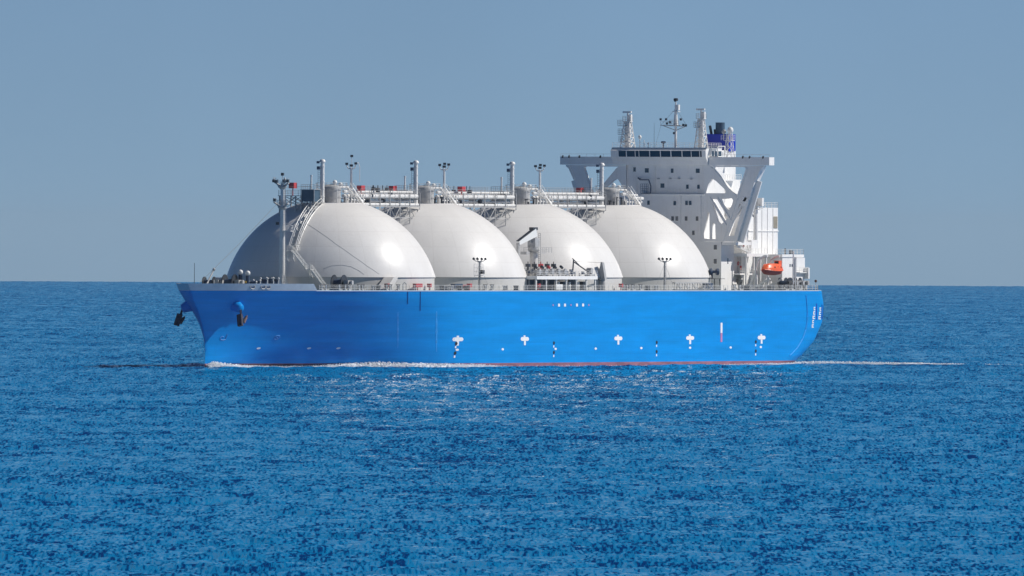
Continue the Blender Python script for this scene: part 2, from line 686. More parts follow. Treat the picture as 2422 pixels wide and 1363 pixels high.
def hull_frame(x, z):
    """point on the port side with its tangents: along, up, outward"""
    p = Vector((x, hb(x, z), z))
    tx = (Vector((x + 0.4, hb(x + 0.4, z), z)) - Vector((x - 0.4, hb(x - 0.4, z), z))).normalized()
    tz = (Vector((x, hb(x, z + 0.3), z + 0.3)) - Vector((x, hb(x, z - 0.3), z - 0.3))).normalized()
    nn = tz.cross(tx)
    if nn.y < 0:
        nn = -nn
    nn.normalize()
    return p, tx, tz, nn


def disc_on_hull(mb, x, z, rx, rz, proud=0.03, n=14, ring=None):
    p, tx, tz, nn = hull_frame(x, z)
    k = len(mb.v)
    for i in range(n):
        t = 2 * math.pi * i / n
        mb.v.append(tuple(p + tx * rx * math.cos(t) + tz * rz * math.sin(t) + nn * proud))
    mb.quad(*[k + i for i in range(n)])


def slab_on_hull(mb, x, z, w_, h_, th=0.05):
    p, tx, tz, nn = hull_frame(x, z)
    mb.obox(p + nn * (th / 2), tx, nn, tz, w_ / 2, th / 2, h_ / 2)


# fairlead openings in the bulwark
for x in (123.9, 121.4, 120.2):
    mb = MB()
    b0, b1 = hb(x, 16.75), hb(x + 1, 16.75)
    d = Vector((1, b1 - b0, 0)).normalized()
    nn = Vector((-d.y, d.x, 0))
    c = Vector((x + 0.3, hb(x + 0.3, 16.75), 16.75)) + nn * 0.05
    for i in range(12):
        t0, t1 = 2 * math.pi * i / 12, 2 * math.pi * (i + 1) / 12
        pa = c + d * 0.62 * math.cos(t0) + Vector((0, 0, 0.42 * math.sin(t0)))
        pb = c + d * 0.62 * math.cos(t1) + Vector((0, 0, 0.42 * math.sin(t1)))
        mb.cyl(pa, pb, 0.11, n=6, cap=False)
    mb.cur = 1
    k = len(mb.v)
    for i in range(12):
        t0 = 2 * math.pi * i / 12
        mb.v.append(tuple(c + d * 0.6 * math.cos(t0) + Vector((0, 0, 0.4 * math.sin(t0)))))
    mb.quad(*[k + i for i in range(12)])
    mb.build('fairlead', ['steel_grey', 'navy_gear'], bulwark)

# ---- marks painted on the hull side (thin plates, a little proud)
for x in (54.5, 22.1, -26.4, -64.3, -102.6):
    mb = MB()
    zc = 5.85
    for sgn in (-1, 1):
        disc_on_hull(mb, x + sgn * 1.45, zc, 0.65, 0.40, 0.034)
    slab_on_hull(mb, x, zc, 2.9, 0.80)
    slab_on_hull(mb, x, zc - 0.85, 0.95, 0.95)
    slab_on_hull(mb, x + 0.2, zc + 0.58, 0.9, 0.34)
    mb.build('tug_mark', 'mark_white', hull, label='white T-shaped tug push mark')
for x in (55.0, 7.1, -46.6, -99.5):
    for z in (4.95, 2.95):
        mb = MB()
        disc_on_hull(mb, x, z, 0.45, 0.34, 0.07)
        p, tx, tz, nn = hull_frame(x, z)
        mb.cyl(p - nn * 0.1, p + nn * 0.06, 0.36, n=14, cap=False)
        mb.build('overboard_outlet', 'black', hull)
        mb = MB()
        slab_on_hull(mb, x + 0.1, z - 0.75, 0.5, 0.45)
        mb.build('outlet_mark', 'mark_white', hull)
for x, z in ((54.4, 3.65), (33.4, 3.7), (6.2, 3.7), (-14.6, 3.7), (-38.5, 3.75), (-64.3, 3.75), (-86.0, 3.75), (-102.2, 3.8),
             (113.4, 4.0), (98.3, 4.0), (89.8, 4.0)):
    mb = MB()
    disc_on_hull(mb, x, z, 0.62, 0.24, 0.035)
    mb.build('frame_mark', 'mark_white', hull)
for x, pink in ((7.6, 1), (4.6, 0), (1.5, 0), (-1.6, 1), (-4.7, 0), (-7.9, 0), (-10.9, 1)):
    mb = MB()
    slab_on_hull(mb, x, 13.0, 0.5 if pink else 0.95, 0.35 if pink else 0.6)
    mb.build('side_mark', 'mark_pink' if pink else 'mark_white', hull)
mb = MB()
slab_on_hull(mb, -81.0, 8.0, 1.0, 2.2)
mb.build('draught_board', 'mark_white', hull)
mb = MB()
slab_on_hull(mb, -81.0, 5.9, 0.9, 1.9)
mb.build('draught_board', 'mark_pink', hull)
# thruster mark (circle with a cross) and bulb mark at the bow
mb = MB()
xc, zc = 109.7, 6.25
for i in range(16):
    t0, t1 = 2 * math.pi * i / 16, 2 * math.pi * (i + 1) / 16
    pa, tx, tz, nn = hull_frame(xc + 0.75 * math.cos(t0), zc + 0.45 * math.sin(t0))
    pb = hull_frame(xc + 0.75 * math.cos(t1), zc + 0.45 * math.sin(t1))[0]
    mb.cyl(pa + nn * 0.02, pb + nn * 0.02, 0.07, n=5)
for t0 in (0.8, 2.35):
    pa, tx, tz, nn = hull_frame(xc + 0.7 * math.cos(t0), zc + 0.42 * math.sin(t0))
    pb = hull_frame(xc - 0.7 * math.cos(t0), zc - 0.42 * math.sin(t0))[0]
    mb.cyl(pa + nn * 0.02, pb + nn * 0.02, 0.07, n=5)
mb.build('thruster_mark', 'scuff', hull)
mb = MB()
pts = []
for dx, dz in ((-0.55, 0.75), (-0.5, -0.35), (0.1, -0.5), (0.75, -0.4), (0.95, 0.0), (0.6, 0.3), (0.15, 0.2)):
    p, tx, tz, nn = hull_frame(124.6 + dx, 6.2 + dz)
    pts.append(p + nn * 0.03)
mb.tube(pts, 0.075, 5)
mb.build('bulb_mark', 'scuff', hull)
# rubbing scars and drain pipes on the side
def plumb(x0, z0, z):
    """station at height z lying straight below the hull point (x0, z0) in the ship's side view from off the port bow"""
    u = -0.4147 * x0 + 0.91 * hb(x0, z0)
    x = x0
    for _ in range(25):
        x += (-0.4147 * x + 0.91 * hb(x, z) - u) / 0.75
    return x


for x0, z0, z1, wd in ((78.2, 11.6, 4.0, 0.16), (64.6, 11.8, 3.2, 0.22)):
    mb = MB()
    for i in range(12):
        za, zb = z0 + (z1 - z0) * i / 12, z0 + (z1 - z0) * (i + 1) / 12
        pa, tx, tz, nn = hull_frame(plumb(x0, z0, za), za)
        pb, tx2, tz2, nn2 = hull_frame(plumb(x0, z0, zb), zb)
        wa = wd * (0.3 + 1.1 * math.sin(math.pi * (0.12 + 0.85 * i / 12)) * (1 + .5 * math.sin(i * 2.3)))
        wb = wd * (0.3 + 1.1 * math.sin(math.pi * (0.12 + 0.85 * (i + 1) / 12)) * (1 + .5 * math.sin((i + 1) * 2.3)))
        k = len(mb.v)
        mb.v += [tuple(pa - tx * wa + nn * .02), tuple(pa + tx * wa + nn * .02), tuple(pb + tx2 * wb + nn2 * .02), tuple(pb - tx2 * wb + nn2 * .02)]
        mb.quad(k, k + 1, k + 2, k + 3)
    mb.build('rub_scar', 'scar', hull)
for x0, z1 in ((77.9, 13.3), (73.0, 11.9)):
    mb = MB()
    for i in range(6):
        za, zb = 15.95 + (z1 - 15.95) * i / 6, 15.95 + (z1 - 15.95) * (i + 1) / 6
        pa, _, _, na_ = hull_frame(plumb(x0, 15.95, za), za)
        pb, _, _, nb_ = hull_frame(plumb(x0, 15.95, zb), zb)
        mb.cyl(pa + na_ * 0.05, pb + nb_ * 0.05, 0.06, n=6)
    mb.build('drain_pipe', 'pipe_blue', hull)
# quarter: fender strake, stern lettering, draught marks
mb = MB()
prev = None
for z, x in ((15.0, -126.6), (13.5, -127.0), (11.5, -127.3), (9.5, -127.2), (7.5, -126.5), (5.5, -124.8), (3.6, -122.0), (1.9, -118.0)):
    p, tx, tz, nn = hull_frame(x, z)
    if prev:
        mb.cyl(prev, p + nn * 0.03, 0.13, n=8)
    prev = p + nn * 0.03
mb.build('quarter_strake', 'scar', hull)
for j, (x0, z0, rows_) in enumerate(((-131.0, 12.1, 5), (-134.2, 12.0, 3))):
    for i in range(rows_):
        mb = MB()
        z = z0 - i * 0.95
        w_ = 1.1 + 0.3 * ((i * 7 + j * 3) % 3)
        slab_on_hull(mb, x0 + 0.25 * i, z, w_ * 0.28, 0.75)
        slab_on_hull(mb, x0 + 0.25 * i - w_ * 0.35, z + 0.25, w_ * 0.5, 0.22)
        slab_on_hull(mb, x0 + 0.25 * i - w_ * 0.35, z - 0.25, w_ * 0.5, 0.22)
        mb.build('stern_letter', 'mark_white', hull)
for x, z0, z1 in ((-132.4, 13.2, 9.6), (-135.4, 13.0, 9.9), (-136.8, 12.8, 9.0)):
    mb = MB()
    slab_on_hull(mb, x, (z0 + z1) / 2, 0.35, z0 - z1)
    mb.build('quarter_slot', 'funnel_blue', hull)

# ---- anchors in their pods, both bows
for sg in (1, -1):
    pod = MB()
    x, z = 125.3, 12.8
    p, tx, tz, nn = hull_frame(x, z)
    p = Vector((p.x, p.y * sg, p.z))
    d = Vector((0.35, 0.85 * sg, -0.40)).normalized()
    u = d.cross(Vector((0, 0, 1))).normalized()
    v = u.cross(d)
    prof = [(1.9, -1.6), (1.55, -0.6), (1.25, 0.4), (1.05, 1.2), (0.98, 1.6), (0.80, 1.9), (0.45, 2.05), (0.0, 2.08)]
    k = len(pod.v)
    for r_, h_ in prof:
        for i in range(18):
            t = 2 * math.pi * i / 18
            pod.v.append(tuple(p + d * (h_ - 0.3) + u * r_ * math.cos(t) + v * r_ * math.sin(t)))
    for q in range(len(prof) - 1):
        for i in range(18):
            j = (i + 1) % 18
            pod.quad(k + q * 18 + i, k + q * 18 + j, k + q * 18 + 18 + j, k + q * 18 + 18 + i)
    po = pod.build('anchor_pod', 'hull_blue', ship, smooth=True)
    an = MB()
    c = p + d * 1.5
    ax = Vector((0.25, 0.20 * sg, -0.92)).normalized()
    sd = Vector((0.30, -0.05 * sg, 0.05)).normalized()
    sd = (sd - ax * sd.dot(ax)).normalized()
    th = ax.cross(sd).normalized()
    an.beam(c, c + ax * 3.4, 0.34, 0.34)                               # shank
    an.obox(c + ax * 2.6 + sd * 0.55, ax, sd, th, 1.25, 0.32, 0.55)    # crown
    an.beam(c + ax * 3.6 + sd * 0.5, c + ax * 1.3 - sd * 1.0 + th * 0.6, 0.28, 0.4)    # flukes
    an.beam(c + ax * 3.6 + sd * 0.5, c + ax * 1.5 - sd * 1.1 - th * 0.6, 0.28, 0.4)
    a_o = an.build('anchor', 'anchor_iron', po)
    fl = MB()
    tip = c + ax * 1.6 - sd * 1.25
    for q in (-0.55, 0.55):
        fl.beam(c + ax * 3.1 - sd * 0.1 + th * q, tip + th * q, 0.22, 0.5)
        fl.cyl(tip + th * q, tip + th * q - ax * 0.5 - sd * 0.3, 0.2, 0.02, n=6)
    fl.build('fluke', 'rust', po)

# ------------------------------------------------------------------ tank covers
TX = [66.85, 19.75, -29.75, -76.63]
RS, ZS_C, RSK = 22.93, 12.3, 21.73


def tank_top_kit(xt, root, first=False, last=False):
    z0 = 34.4
    mb = MB()
    mb.lathe((xt, 0, z0), [(6.3, -0.35), (6.3, 0.05), (0, 0.06)], 40)
    mb.build('cover_crown', 'tank_white', root)
    mb = MB()
    mb.lathe((xt, 0, z0), [(1.95, 0), (1.95, 3.1), (1.8, 3.45), (1.2, 3.75), (0.5, 3.9), (0, 3.92)], 24)
    mb.lathe((xt, 0, z0), [(2.08, 1.1), (2.08, 1.3)], 24)
    mb.lathe((xt, 0, z0), [(2.08, 2.7), (2.08, 2.95)], 24)
    mb.build('tank_dome', 'steel_grey', root, smooth='auto')
    # vent mast with a mushroom cap, ladder pole and lamp beside it
    mb = MB()
    vx, vy = xt + 4.6, 0.0
    mb.cyl((vx, vy, z0), (vx, vy, z0 + 8.6), 0.44, 0.40, n=14)
    for q in range(5):
        mb.cyl((vx, vy, z0 + 1.2 + q * 1.6), (vx, vy, z0 + 1.34 + q * 1.6), 0.50, n=14)
    mb.lathe((vx, vy, z0 + 8.5), [(0.40, 0), (0.66, 0.05), (0.62, 0.35), (0.40, 0.6), (0, 0.68)], 14)
    mb.build('vent_mast', 'pipe_white', root, smooth='auto')
    mb = MB()
    mb.ladder((vx + 0.6, vy - 0.5, z0), (vx + 0.6, vy - 0.5, z0 + 7.6), 0.5, 0.03)
    for q in range(4):
        mb.cyl((vx + 0.6, vy - 0.5, z0 + 1.5 + q * 1.9), (vx, vy, z0 + 1.5 + q * 1.9), 0.03, n=4)
    mb.obox(Vector((vx + 0.7, vy - 0.7, z0 + 8.5)), Vector((1, 0, 0)), Vector((0, 1, 0)), Vector((0, 0, 1)), .22, .25, .25)
    mb.obox(Vector((vx + 0.7, vy - 0.6, z0 + 7.3)), Vector((1, 0, 0)), Vector((0, 1, 0)), Vector((0, 0, 1)), .2, .3, .35)
    mb.build('mast_ladder', 'navy_gear', root)
    # short vent at the forward side on a railed box platform
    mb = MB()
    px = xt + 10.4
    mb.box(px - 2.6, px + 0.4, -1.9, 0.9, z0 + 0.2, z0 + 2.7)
    mb.build('valve_house', 'stack_grey', root)  # shade on the box faces is put into this dark blue-grey
    mb = MB()
    mb.rail([(px - 2.7, -2.0, z0 + 2.7), (px + 0.5, -2.0, z0 + 2.7), (px + 0.5, 1.0, z0 + 2.7), (px - 2.7, 1.0, z0 + 2.7)], step=0.9)
    for q in ((px - 2.7, -2.0), (px + 0.5, -2.0), (px + 0.5, 1.0), (px - 2.7, 1.0)):
        mb.cyl((q[0], q[1], z0 - 2.2), (q[0], q[1], z0 + 2.7), 0.1, n=6)
    mb.box(px - 2.9, px + 0.7, -2.1, 1.1, z0 + 2.72, z0 + 2.80)
    mb.build('valve_platform', 'steel_grey', root)
    mb = MB()
    mb.cyl((px + 0.2, 0.2, z0), (px + 0.2, 0.2, z0 + 5.6), 0.2, n=8)
    mb.cyl((px + 0.2, 0.2, z0 + 5.5), (px + 0.2, 0.2, z0 + 5.8), 0.26, n=8)
    mb.build('short_vent', 'pipe_white', root)
    # lamp mast aft of the dome
    if not last:
        mb = MB()
        lx = xt - 9.8
        mb.cyl((lx, 0, z0 - 1.2), (lx, 0, z0 + 7.2), 0.30, 0.24, n=10)
        mb.cyl((lx, 0, z0 + 7.1), (lx, 0, z0 + 7.4), 0.55, n=10)
        for sg in (-1, 1):
            mb.tube([(lx, 0, z0 + 7.1), (lx, sg * 0.7, z0 + 7.3), (lx, sg * 1.0, z0 + 7.8), (lx, sg * 1.05, z0 + 8.2)], 0.1, 6)
            mb.tube([(lx, 0, z0 + 7.1), (lx + sg * 0.7, sg * .3, z0 + 7.3), (lx + sg * 1.0, sg * .4, z0 + 7.8)], 0.08, 6)
        mo = mb.build('lamp_mast', 'pipe_white', root)
        for q in ((0, -1.05, 8.25), (0, 1.05, 8.35), (1.0, .4, 7.9), (-1.0, -.4, 7.9), (0, 0.1, 8.5 if not first else 9.9)):
            lb = MB()
            lb.obox(Vector((lx + q[0], q[1], z0 + q[2])), Vector((.8, .6, 0)), Vector((-.6, .8, 0)), Vector((0, 0, 1)), .2, .28, .24)
            lb.build('flood_lamp', 'dark_steel', root)
        if first:
            lb = MB()
            lb.cyl((lx, 0.1, z0 + 7.3), (lx, 0.1, z0 + 9.8), 0.06, n=6)
            lb.tube([(lx, 0.9, z0 + 8.4), (lx - 0.6, 1.4, z0 + 8.5), (lx - 0.8, 1.6, z0 + 7.6), (lx - 0.8, 1.6, z0 + 4.5)], 0.07, 6)
            lb.build('lamp_stay', 'pipe_white', root)
    # pipes, ladders and valves round the dome
    mb = MB()
    mb.tube([(xt - 1, 2.3, z0 + 2.4), (xt - 4, 2.3, z0 + 2.4), (xt - 5.5, 2.3, z0 + 1.5), (xt - 12, 2.3, z0 + 1.5)], 0.34, 8)
    mb.tube([(xt - 1, 1.4, z0 + 3.3), (xt - 6, 1.0, z0 + 3.3), (xt - 7.2, 1.0, z0 + 2.2), (xt - 12, 1.0, z0 + 2.2)], 0.25, 8)
    for q in range(6):
        xx = xt - 2.2 - q * 1.5
        mb.cyl((xx, 2.9, z0 - 0.4), (xx, 2.9, z0 + 1.3 + 0.3 * (q % 3)), 0.13, n=6)
        mb.cyl((xx, 2.9, z0 + 0.7), (xx - 0.6, 2.9, z0 + 0.7), 0.17, n=6)
    mb.lathe((xt - 3.4, 1.8, z0 - 0.2), [(.55, 0), (.55, 1.3), (.3, 1.6), (0, 1.65)], 12)
    mb.lathe((xt - 8.6, 2.9, z0 - 1.2), [(.5, 0), (.5, 1.6), (.3, 1.9), (0, 1.95)], 12)
    mb.build('dome_piping', 'pipe_white', root, smooth='auto')
    mb = MB()
    mb.stair((xt - 3.0, 3.2, z0 + 3.2), (xt - 8.4, 3.2, z0 - 0.1), 0.7, (0, 1, 0))
    mb.build('dome_stair', 'pipe_white', root)
    mb = MB()
    ring = [(xt + 3.3 * math.cos(t), 3.3 * math.sin(t), z0 + 3.1) for t in [2 * math.pi * i / 16 for i in range(17)]]
    mb.rail(ring, step=1.2)
    for p_ in ring[::2]:
        mb.cyl((p_[0], p_[1], z0 - 0.1), p_, 0.07, n=5)
    mb.build('dome_railing', 'pipe_white', root)
    mb = MB()
    for q in range(9):
        a_ = rnd.uniform(0, 6.28)
        rr = rnd.uniform(2.4, 5.2)
        cx, cy = xt + rr * math.cos(a_), rr * math.sin(a_)
        hh = rnd.uniform(0.5, 1.6)
        mb.cyl((cx, cy, z0), (cx, cy, z0 + hh), rnd.uniform(.1, .24), n=7)
        if q % 2:
            mb.box(cx - .3, cx + .3, cy - .3, cy + .3, z0 + hh, z0 + hh + rnd.uniform(.2, .5))
    mb.build('valve_gear', 'dark_steel', root)['kind'] = 'stuff'
    for bx, bz, br_ in ((xt + 0.3, z0 + 4.3, 0.5), (xt - 2.6, z0 + 3.9, 0.45)):
        mb = MB()
        mb.ball((bx, 0.9, bz), br_, 10)
        mb.cyl((bx, 0.9, z0 + 3.0), (bx, 0.9, bz), 0.2, n=7)
        mb.build('relief_valve', 'paint_white', root, smooth='auto')


tank_roots = []
for i, xt in enumerate(TX):
    mb = MB()
    prof = []
    phi0 = math.asin((18.85 - ZS_C) / RS)
    phi1 = math.asin((34.4 - ZS_C) / RS)
    for q in range(41):
        ph = phi0 + (phi1 - phi0) * q / 40
        prof.append((RS * math.cos(ph), RS * math.sin(ph)))
    mb.lathe((xt, 0, ZS_C), prof, 128)
    root = mb.build('tank_cover', 'tank_white', ship, smooth=True,
                    label=('white domed tank cover nearest the bow with the stair up its front',
                           'white domed tank cover, second from the bow',
                           'white domed tank cover behind the deck crane and pipe manifold',
                           'white domed tank cover in front of the bridge tower')[i])
    tank_roots.append(root)
    mb = MB()
    mb.lathe((xt, 0, 16.0), [(RSK, 0), (RSK, 2.9)], 128)
    mb.build('cover_skirt', 'skirt_white', root, smooth=True)
    tank_top_kit(xt, root, i == 0, i == 3)

# thin grey tubes imitating shadows of the mast stays on the forward cover
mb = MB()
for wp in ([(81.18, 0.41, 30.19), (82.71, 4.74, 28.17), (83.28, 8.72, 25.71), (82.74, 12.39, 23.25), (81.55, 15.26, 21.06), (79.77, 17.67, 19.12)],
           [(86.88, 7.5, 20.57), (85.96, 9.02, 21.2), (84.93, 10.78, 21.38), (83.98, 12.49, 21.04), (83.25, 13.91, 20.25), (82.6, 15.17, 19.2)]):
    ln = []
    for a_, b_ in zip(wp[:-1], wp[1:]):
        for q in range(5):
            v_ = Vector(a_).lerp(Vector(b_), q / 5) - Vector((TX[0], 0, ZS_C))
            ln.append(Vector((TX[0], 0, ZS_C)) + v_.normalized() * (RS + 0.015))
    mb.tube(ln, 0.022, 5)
mb.build('stay_shadow', 'steel_grey', tank_roots[0])
# stair following the front of the forward cover
mb = MB()
pts = []
for q in range(29):
    z = 34.2 - (34.2 - 24.3) * q / 28
    r_ = math.sqrt(RS ** 2 - (z - ZS_C) ** 2) + 0.25
    pts.append(Vector((TX[0] + r_, 0.5, z)))
for sg in (-0.75, 0.75):
    for dz, rr in ((0.0, 0.09), (0.55, 0.045), (1.15, 0.06)):
        mb.tube([p + Vector((dz * 0.6, sg, dz)) for p in pts], rr, 5)
    for p in pts[::2]:
        mb.cyl(p + Vector((0, sg, 0)), p + Vector((0.7, sg, 1.15)), 0.045, n=5)
for i_, p in enumerate(pts):
    mb.beam(p + Vector((0, -0.75, 0)), p + Vector((0, 0.75, 0)), 0.25, 0.05)
    if i_ % 4 == 0:
        mb.beam(p + Vector((0.3, -0.9, 0.1)), p + Vector((0.3, 0.9, 0.1)), 0.6, 0.06)
        mb.cyl(p + Vector((0.9, -0.75, 1.2)), p + Vector((-1.2, -0.75, -0.3)), 0.06, n=5)
        mb.cyl(p + Vector((0.9, 0.75, 1.2)), p + Vector((-1.2, 0.75, -0.3)), 0.06, n=5)
    if i_ % 4 == 2 and i_ < 27:
        for sg in (-0.75, 0.75):
            mb.cyl(p + Vector((0.7, sg, 1.1)), pts[i_ + 2] + Vector((0, sg, 0)), 0.04, n=5)
mb.build('cover_stair', 'pipe_white', tank_roots[0])
mb = MB()
e = pts[-1]
mb.beam(e + Vector((0, -1.2, 0)), e + Vector((1.6, -1.2, 0)), 2.6, 0.1)
mb.rail([e + Vector((0, 1.4, 0)), e + Vector((1.9, 1.4, 0)), e + Vector((1.9, -2.4, 0)), e + Vector((0, -2.4, 0))], step=0.8)
for yy in (-2.2, -0.8, 0.6):
    mb.cyl(e + Vector((1.7, yy, 0)), e + Vector((0.6, yy, -3.0)), 0.08, n=5)
    mb.cyl(e + Vector((0.4, yy, -0.1)), e + Vector((1.5, yy, -1.8)), 0.06, n=5)
mb.stair((89.3, 1.4, 24.3), (89.3, 4.6, 20.5), 0.55, (1, 0, 0))
mb.beam((88.2, 5.2, 20.4), (90.0, 5.2, 20.4), 1.3, 0.1)
mb.rail([(88.4, 4.6, 20.4), (90.0, 4.6, 20.4), (90.0, 5.9, 20.4)], step=0.6)
mb.stair((89.3, 5.8, 20.4), (89.3, 9.2, 16.2), 0.55, (1, 0, 0))
for q in ((88.6, 4.9), (89.9, 5.6)):
    mb.cyl((q[0], q[1], 20.4), (88.0, q[1], 18.6), 0.07, n=5)
mb.build('deck_stair', 'paint_white', tank_roots[0])
# forward service platform
mb = MB()
mb.box(71.0, 77.2, -7.6, 0.2, 35.75, 35.9)
for xx in (71.3, 74.2, 77.0):
    for yy in (-7.3, -3.6, 0.0):
        rr = math.hypot(xx - TX[0], yy)
        zz = ZS_C + math.sqrt(RS * RS - rr * rr)
        mb.beam((xx, yy, zz - 0.2), (xx, yy, 35.8), 0.25, 0.25)
    mb.cyl((xx, -7.3, 33.2), (xx, -3.6, 35.7), 0.07, n=5)
    mb.cyl((xx, -3.6, 34.0), (xx, -7.3, 35.7), 0.07, n=5)
mb.cyl((77.0, -7.3, 32.5), (77.0, -3.6, 35.6), 0.08, n=5)
mb.cyl((77.0, -3.6, 32.9), (77.0, 0.0, 35.6), 0.08, n=5)
mb.cyl((77.0, 0.0, 33.2), (77.0, -3.6, 35.6), 0.08, n=5)
mb.rail([(71, -7.5, 35.9), (77.1, -7.5, 35.9), (77.1, 0.1, 35.9), (71, 0.1, 35.9)], step=1.3)
mb.box(73.6, 74.8, -1.4, -0.4, 33.6, 36.6)
mb.build('service_platform', 'steel_grey', tank_roots[0])
mb = MB()
mb.box(74.6, 76.2, -5.6, -4.4, 37.4, 38.6)
mb.cyl((75.4, -5.0, 35.9), (75.4, -5.0, 37.5), 0.12, n=6)
mb.build('fire_box', 'red_box', tank_roots[0])

# ------------------------------------------------------------------ pipe bridge from tank to tank
for gi, (xa, xb) in enumerate(((TX[0] - 8.0, TX[1] + 9.0), (TX[1] - 8.0, TX[2] + 9.0), (TX[2] - 8.0, TX[3] + 9.0))):
    root = None
    mb = MB()
    for yy, zz, rr in ((2.3, 35.95, 0.46), (1.1, 36.75, 0.30), (2.6, 34.15, 0.30), (1.2, 34.85, 0.22), (-1.0, 35.9, 0.40), (-2.2, 34.4, 0.3)):
        mb.cyl((xa, yy, zz), (xb, yy, zz), rr, n=10)
        nfl = int((xa - xb) / 5)
        for q in range(nfl):
            xx = xa - 3 - q * 5
            mb.cyl((xx, yy, zz), (xx - 0.22, yy, zz), rr * 1.25, n=10)
    root = mb.build('pipe_bridge', 'pipe_white', ship, smooth='auto', label=('pipe bridge between the two forward domes', 'pipe bridge between the two middle domes',
                                                             'pipe bridge between the two after domes')[gi])
    mb = MB()
    nb = 6
    for q in range(nb + 1):
        xx = xa + (xb - xa) * q / nb
        dd = min(abs(xx - t) for t in TX)
        zb = ZS_C + math.sqrt(max(0, RS * RS - min(RS, dd) ** 2))
        for yy in (-2.9, 2.95):
            mb.beam((xx, yy, max(29.5, zb - 0.3)), (xx, yy, 36.6), 0.17, 0.17)
        mb.beam((xx, -2.9, 35.3), (xx, 2.95, 35.3), 0.24, 0.24)
        mb.beam((xx, -2.9, 33.75), (xx, 2.95, 33.75), 0.24, 0.24)
        if q < nb:
            x2 = xa + (xb - xa) * (q + 1) / nb
            for yy in (-2.9, 2.95):
                mb.beam((xx, yy, 33.75), (x2, yy, 33.75), 0.16, 0.2)
                mb.cyl((xx, yy, 33.6), ((xx + x2) / 2, yy, 31.4), 0.08, n=6)
                mb.cyl((x2, yy, 33.6), ((xx + x2) / 2, yy, 31.4), 0.08, n=6)
        if 0 < q < nb:
            x2 = xa + (xb - xa) * (q + 0.5) / nb
            mb.beam((x2 - 2.5, 2.95, 31.4), (x2 + 2, 2.95, 31.4), 0.12, 0.16)
            mb.beam((x2 - 2.5, -2.9, 31.4), (x2 + 2, -2.9, 31.4), 0.12, 0.16)
    mb.build('trestle', 'steel_grey', root)
    mb = MB()
    mb.box(xb, xa, -4.3, -3.1, 36.85, 36.95)
    mb.rail([(xa, -4.3, 36.95), (xb, -4.3, 36.95)], step=1.6)
    mb.rail([(xa, -3.1, 36.95), (xb, -3.1, 36.95)], step=1.6)
    mb.rail([(xa, 3.0, 36.3), (xb, 3.0, 36.3)], step=2.2)
    mb.build('catwalk', 'steel_grey', root)
    mb = MB()
    for q in range(16):
        xx = rnd.uniform(xb + 1, xa - 1)
        yy = rnd.uniform(-2.2, 2.6)
        zz = rnd.choice([34.5, 35.6, 36.7])
        mb.box(xx - .35, xx + .35, yy - .35, yy + .35, zz, zz + rnd.uniform(.4, 1.1))
        mb.cyl((xx, yy, zz), (xx, yy, zz + 1.5), 0.08, n=5)
    mb.build('bridge_valves', 'dark_steel', root)['kind'] = 'stuff'
    # red fire hose boxes
    for xx, yy in (((xa - 1.5, 2.4), (xb + 3.0, -2.0)), ((xa - 5.5, 2.4),), ((xb + 2.5, -2.0),))[gi]:
        mb = MB()
        mb.box(xx - 0.9, xx + 0.9, yy - 0.55, yy + 0.55, 36.95, 38.1)
        mb.cyl((xx, yy, 36), (xx, yy, 37), 0.15, n=6)
        mb.build('hose_box', 'red_box', root)

# ------------------------------------------------------------------ foremast
mb = MB()
fx = 91.3
mb.cyl((fx, 0, 15.9), (fx, 0, 28.0), 0.66, 0.52, n=20)
mb.cyl((fx, 0, 28.0), (fx, 0, 38.4), 0.50, 0.36, n=20)
mb.cyl((fx, 0, 38.4), (fx, 0, 40.2), 0.10, 0.06, n=8)
fm = mb.build('foremast', 'pipe_white', ship, smooth='auto', label='tall white foremast pole in front of the forward dome')
for zz, ln in ((33.4, 1.85), (37.7, 1.9)):
    mb = MB()
    for sg in (-1, 1):
        k_ = 1.0 if sg < 0 else 0.75
        mb.beam((fx, 0, zz - 0.1), (fx, sg * ln * k_, zz + 1.0 * k_), 0.7, 0.22)
        mb.beam((fx, 0, zz - 0.9), (fx, sg * ln * 0.7 * k_, zz + 0.6 * k_), 0.2, 0.2)
    mb.rail([(fx - .5, -ln, zz + 1.0), (fx + .5, -ln, zz + 1.0), (fx + .6, 0, zz + .2), (fx + .5, ln * .7, zz + .75), (fx - .5, ln * .7, zz + .75)], step=0.7, h=0.9)
    mb.lathe((fx, 0, zz - 0.1), [(.5, -.4), (.95, 0), (.95, .12)], 16)
    mb.build('crosstree', 'steel_grey', fm)
mb = MB()
for c_ in ((fx + .2, -1.9, 38.9), (fx + .3, -1.2, 38.8), (fx + .2, 1.3, 38.9), (fx + .2, .5, 38.9), (fx, 0, 40.3), (fx + .5, -.9, 30.0), (fx + .2, -1.7, 34.9)):
    mb.obox(Vector(c_), Vector((1, 0, 0)), Vector((0, 1, 0)), Vector((0, 0, 1)), .26, .26, .3)
mb.build('mast_lamp', 'dark_steel', fm)
mb = MB()
mb.box(fx - .3, fx + .3, 0.2, 0.9, 38.5, 39.2)
mb.cyl((fx, 0.5, 38.3), (fx, 0.5, 39.6), 0.2, n=8)
mb.box(fx - .5, fx + .6, 0.3, 2.2, 28.35, 28.5)
mb.rail([(fx + .6, .4, 28.5), (fx + .6, 2.2, 28.5), (fx - .5, 2.2, 28.5)], step=0.6)
mb.build('mast_platform', 'pipe_white', fm)
mb = MB()
mb.ladder((fx + 0.35, 0.75, 16), (fx + 0.2, 0.6, 37.5), 0.45, 0.04)
mb.build('mast_ladder', 'pipe_white', fm)
mb = MB()
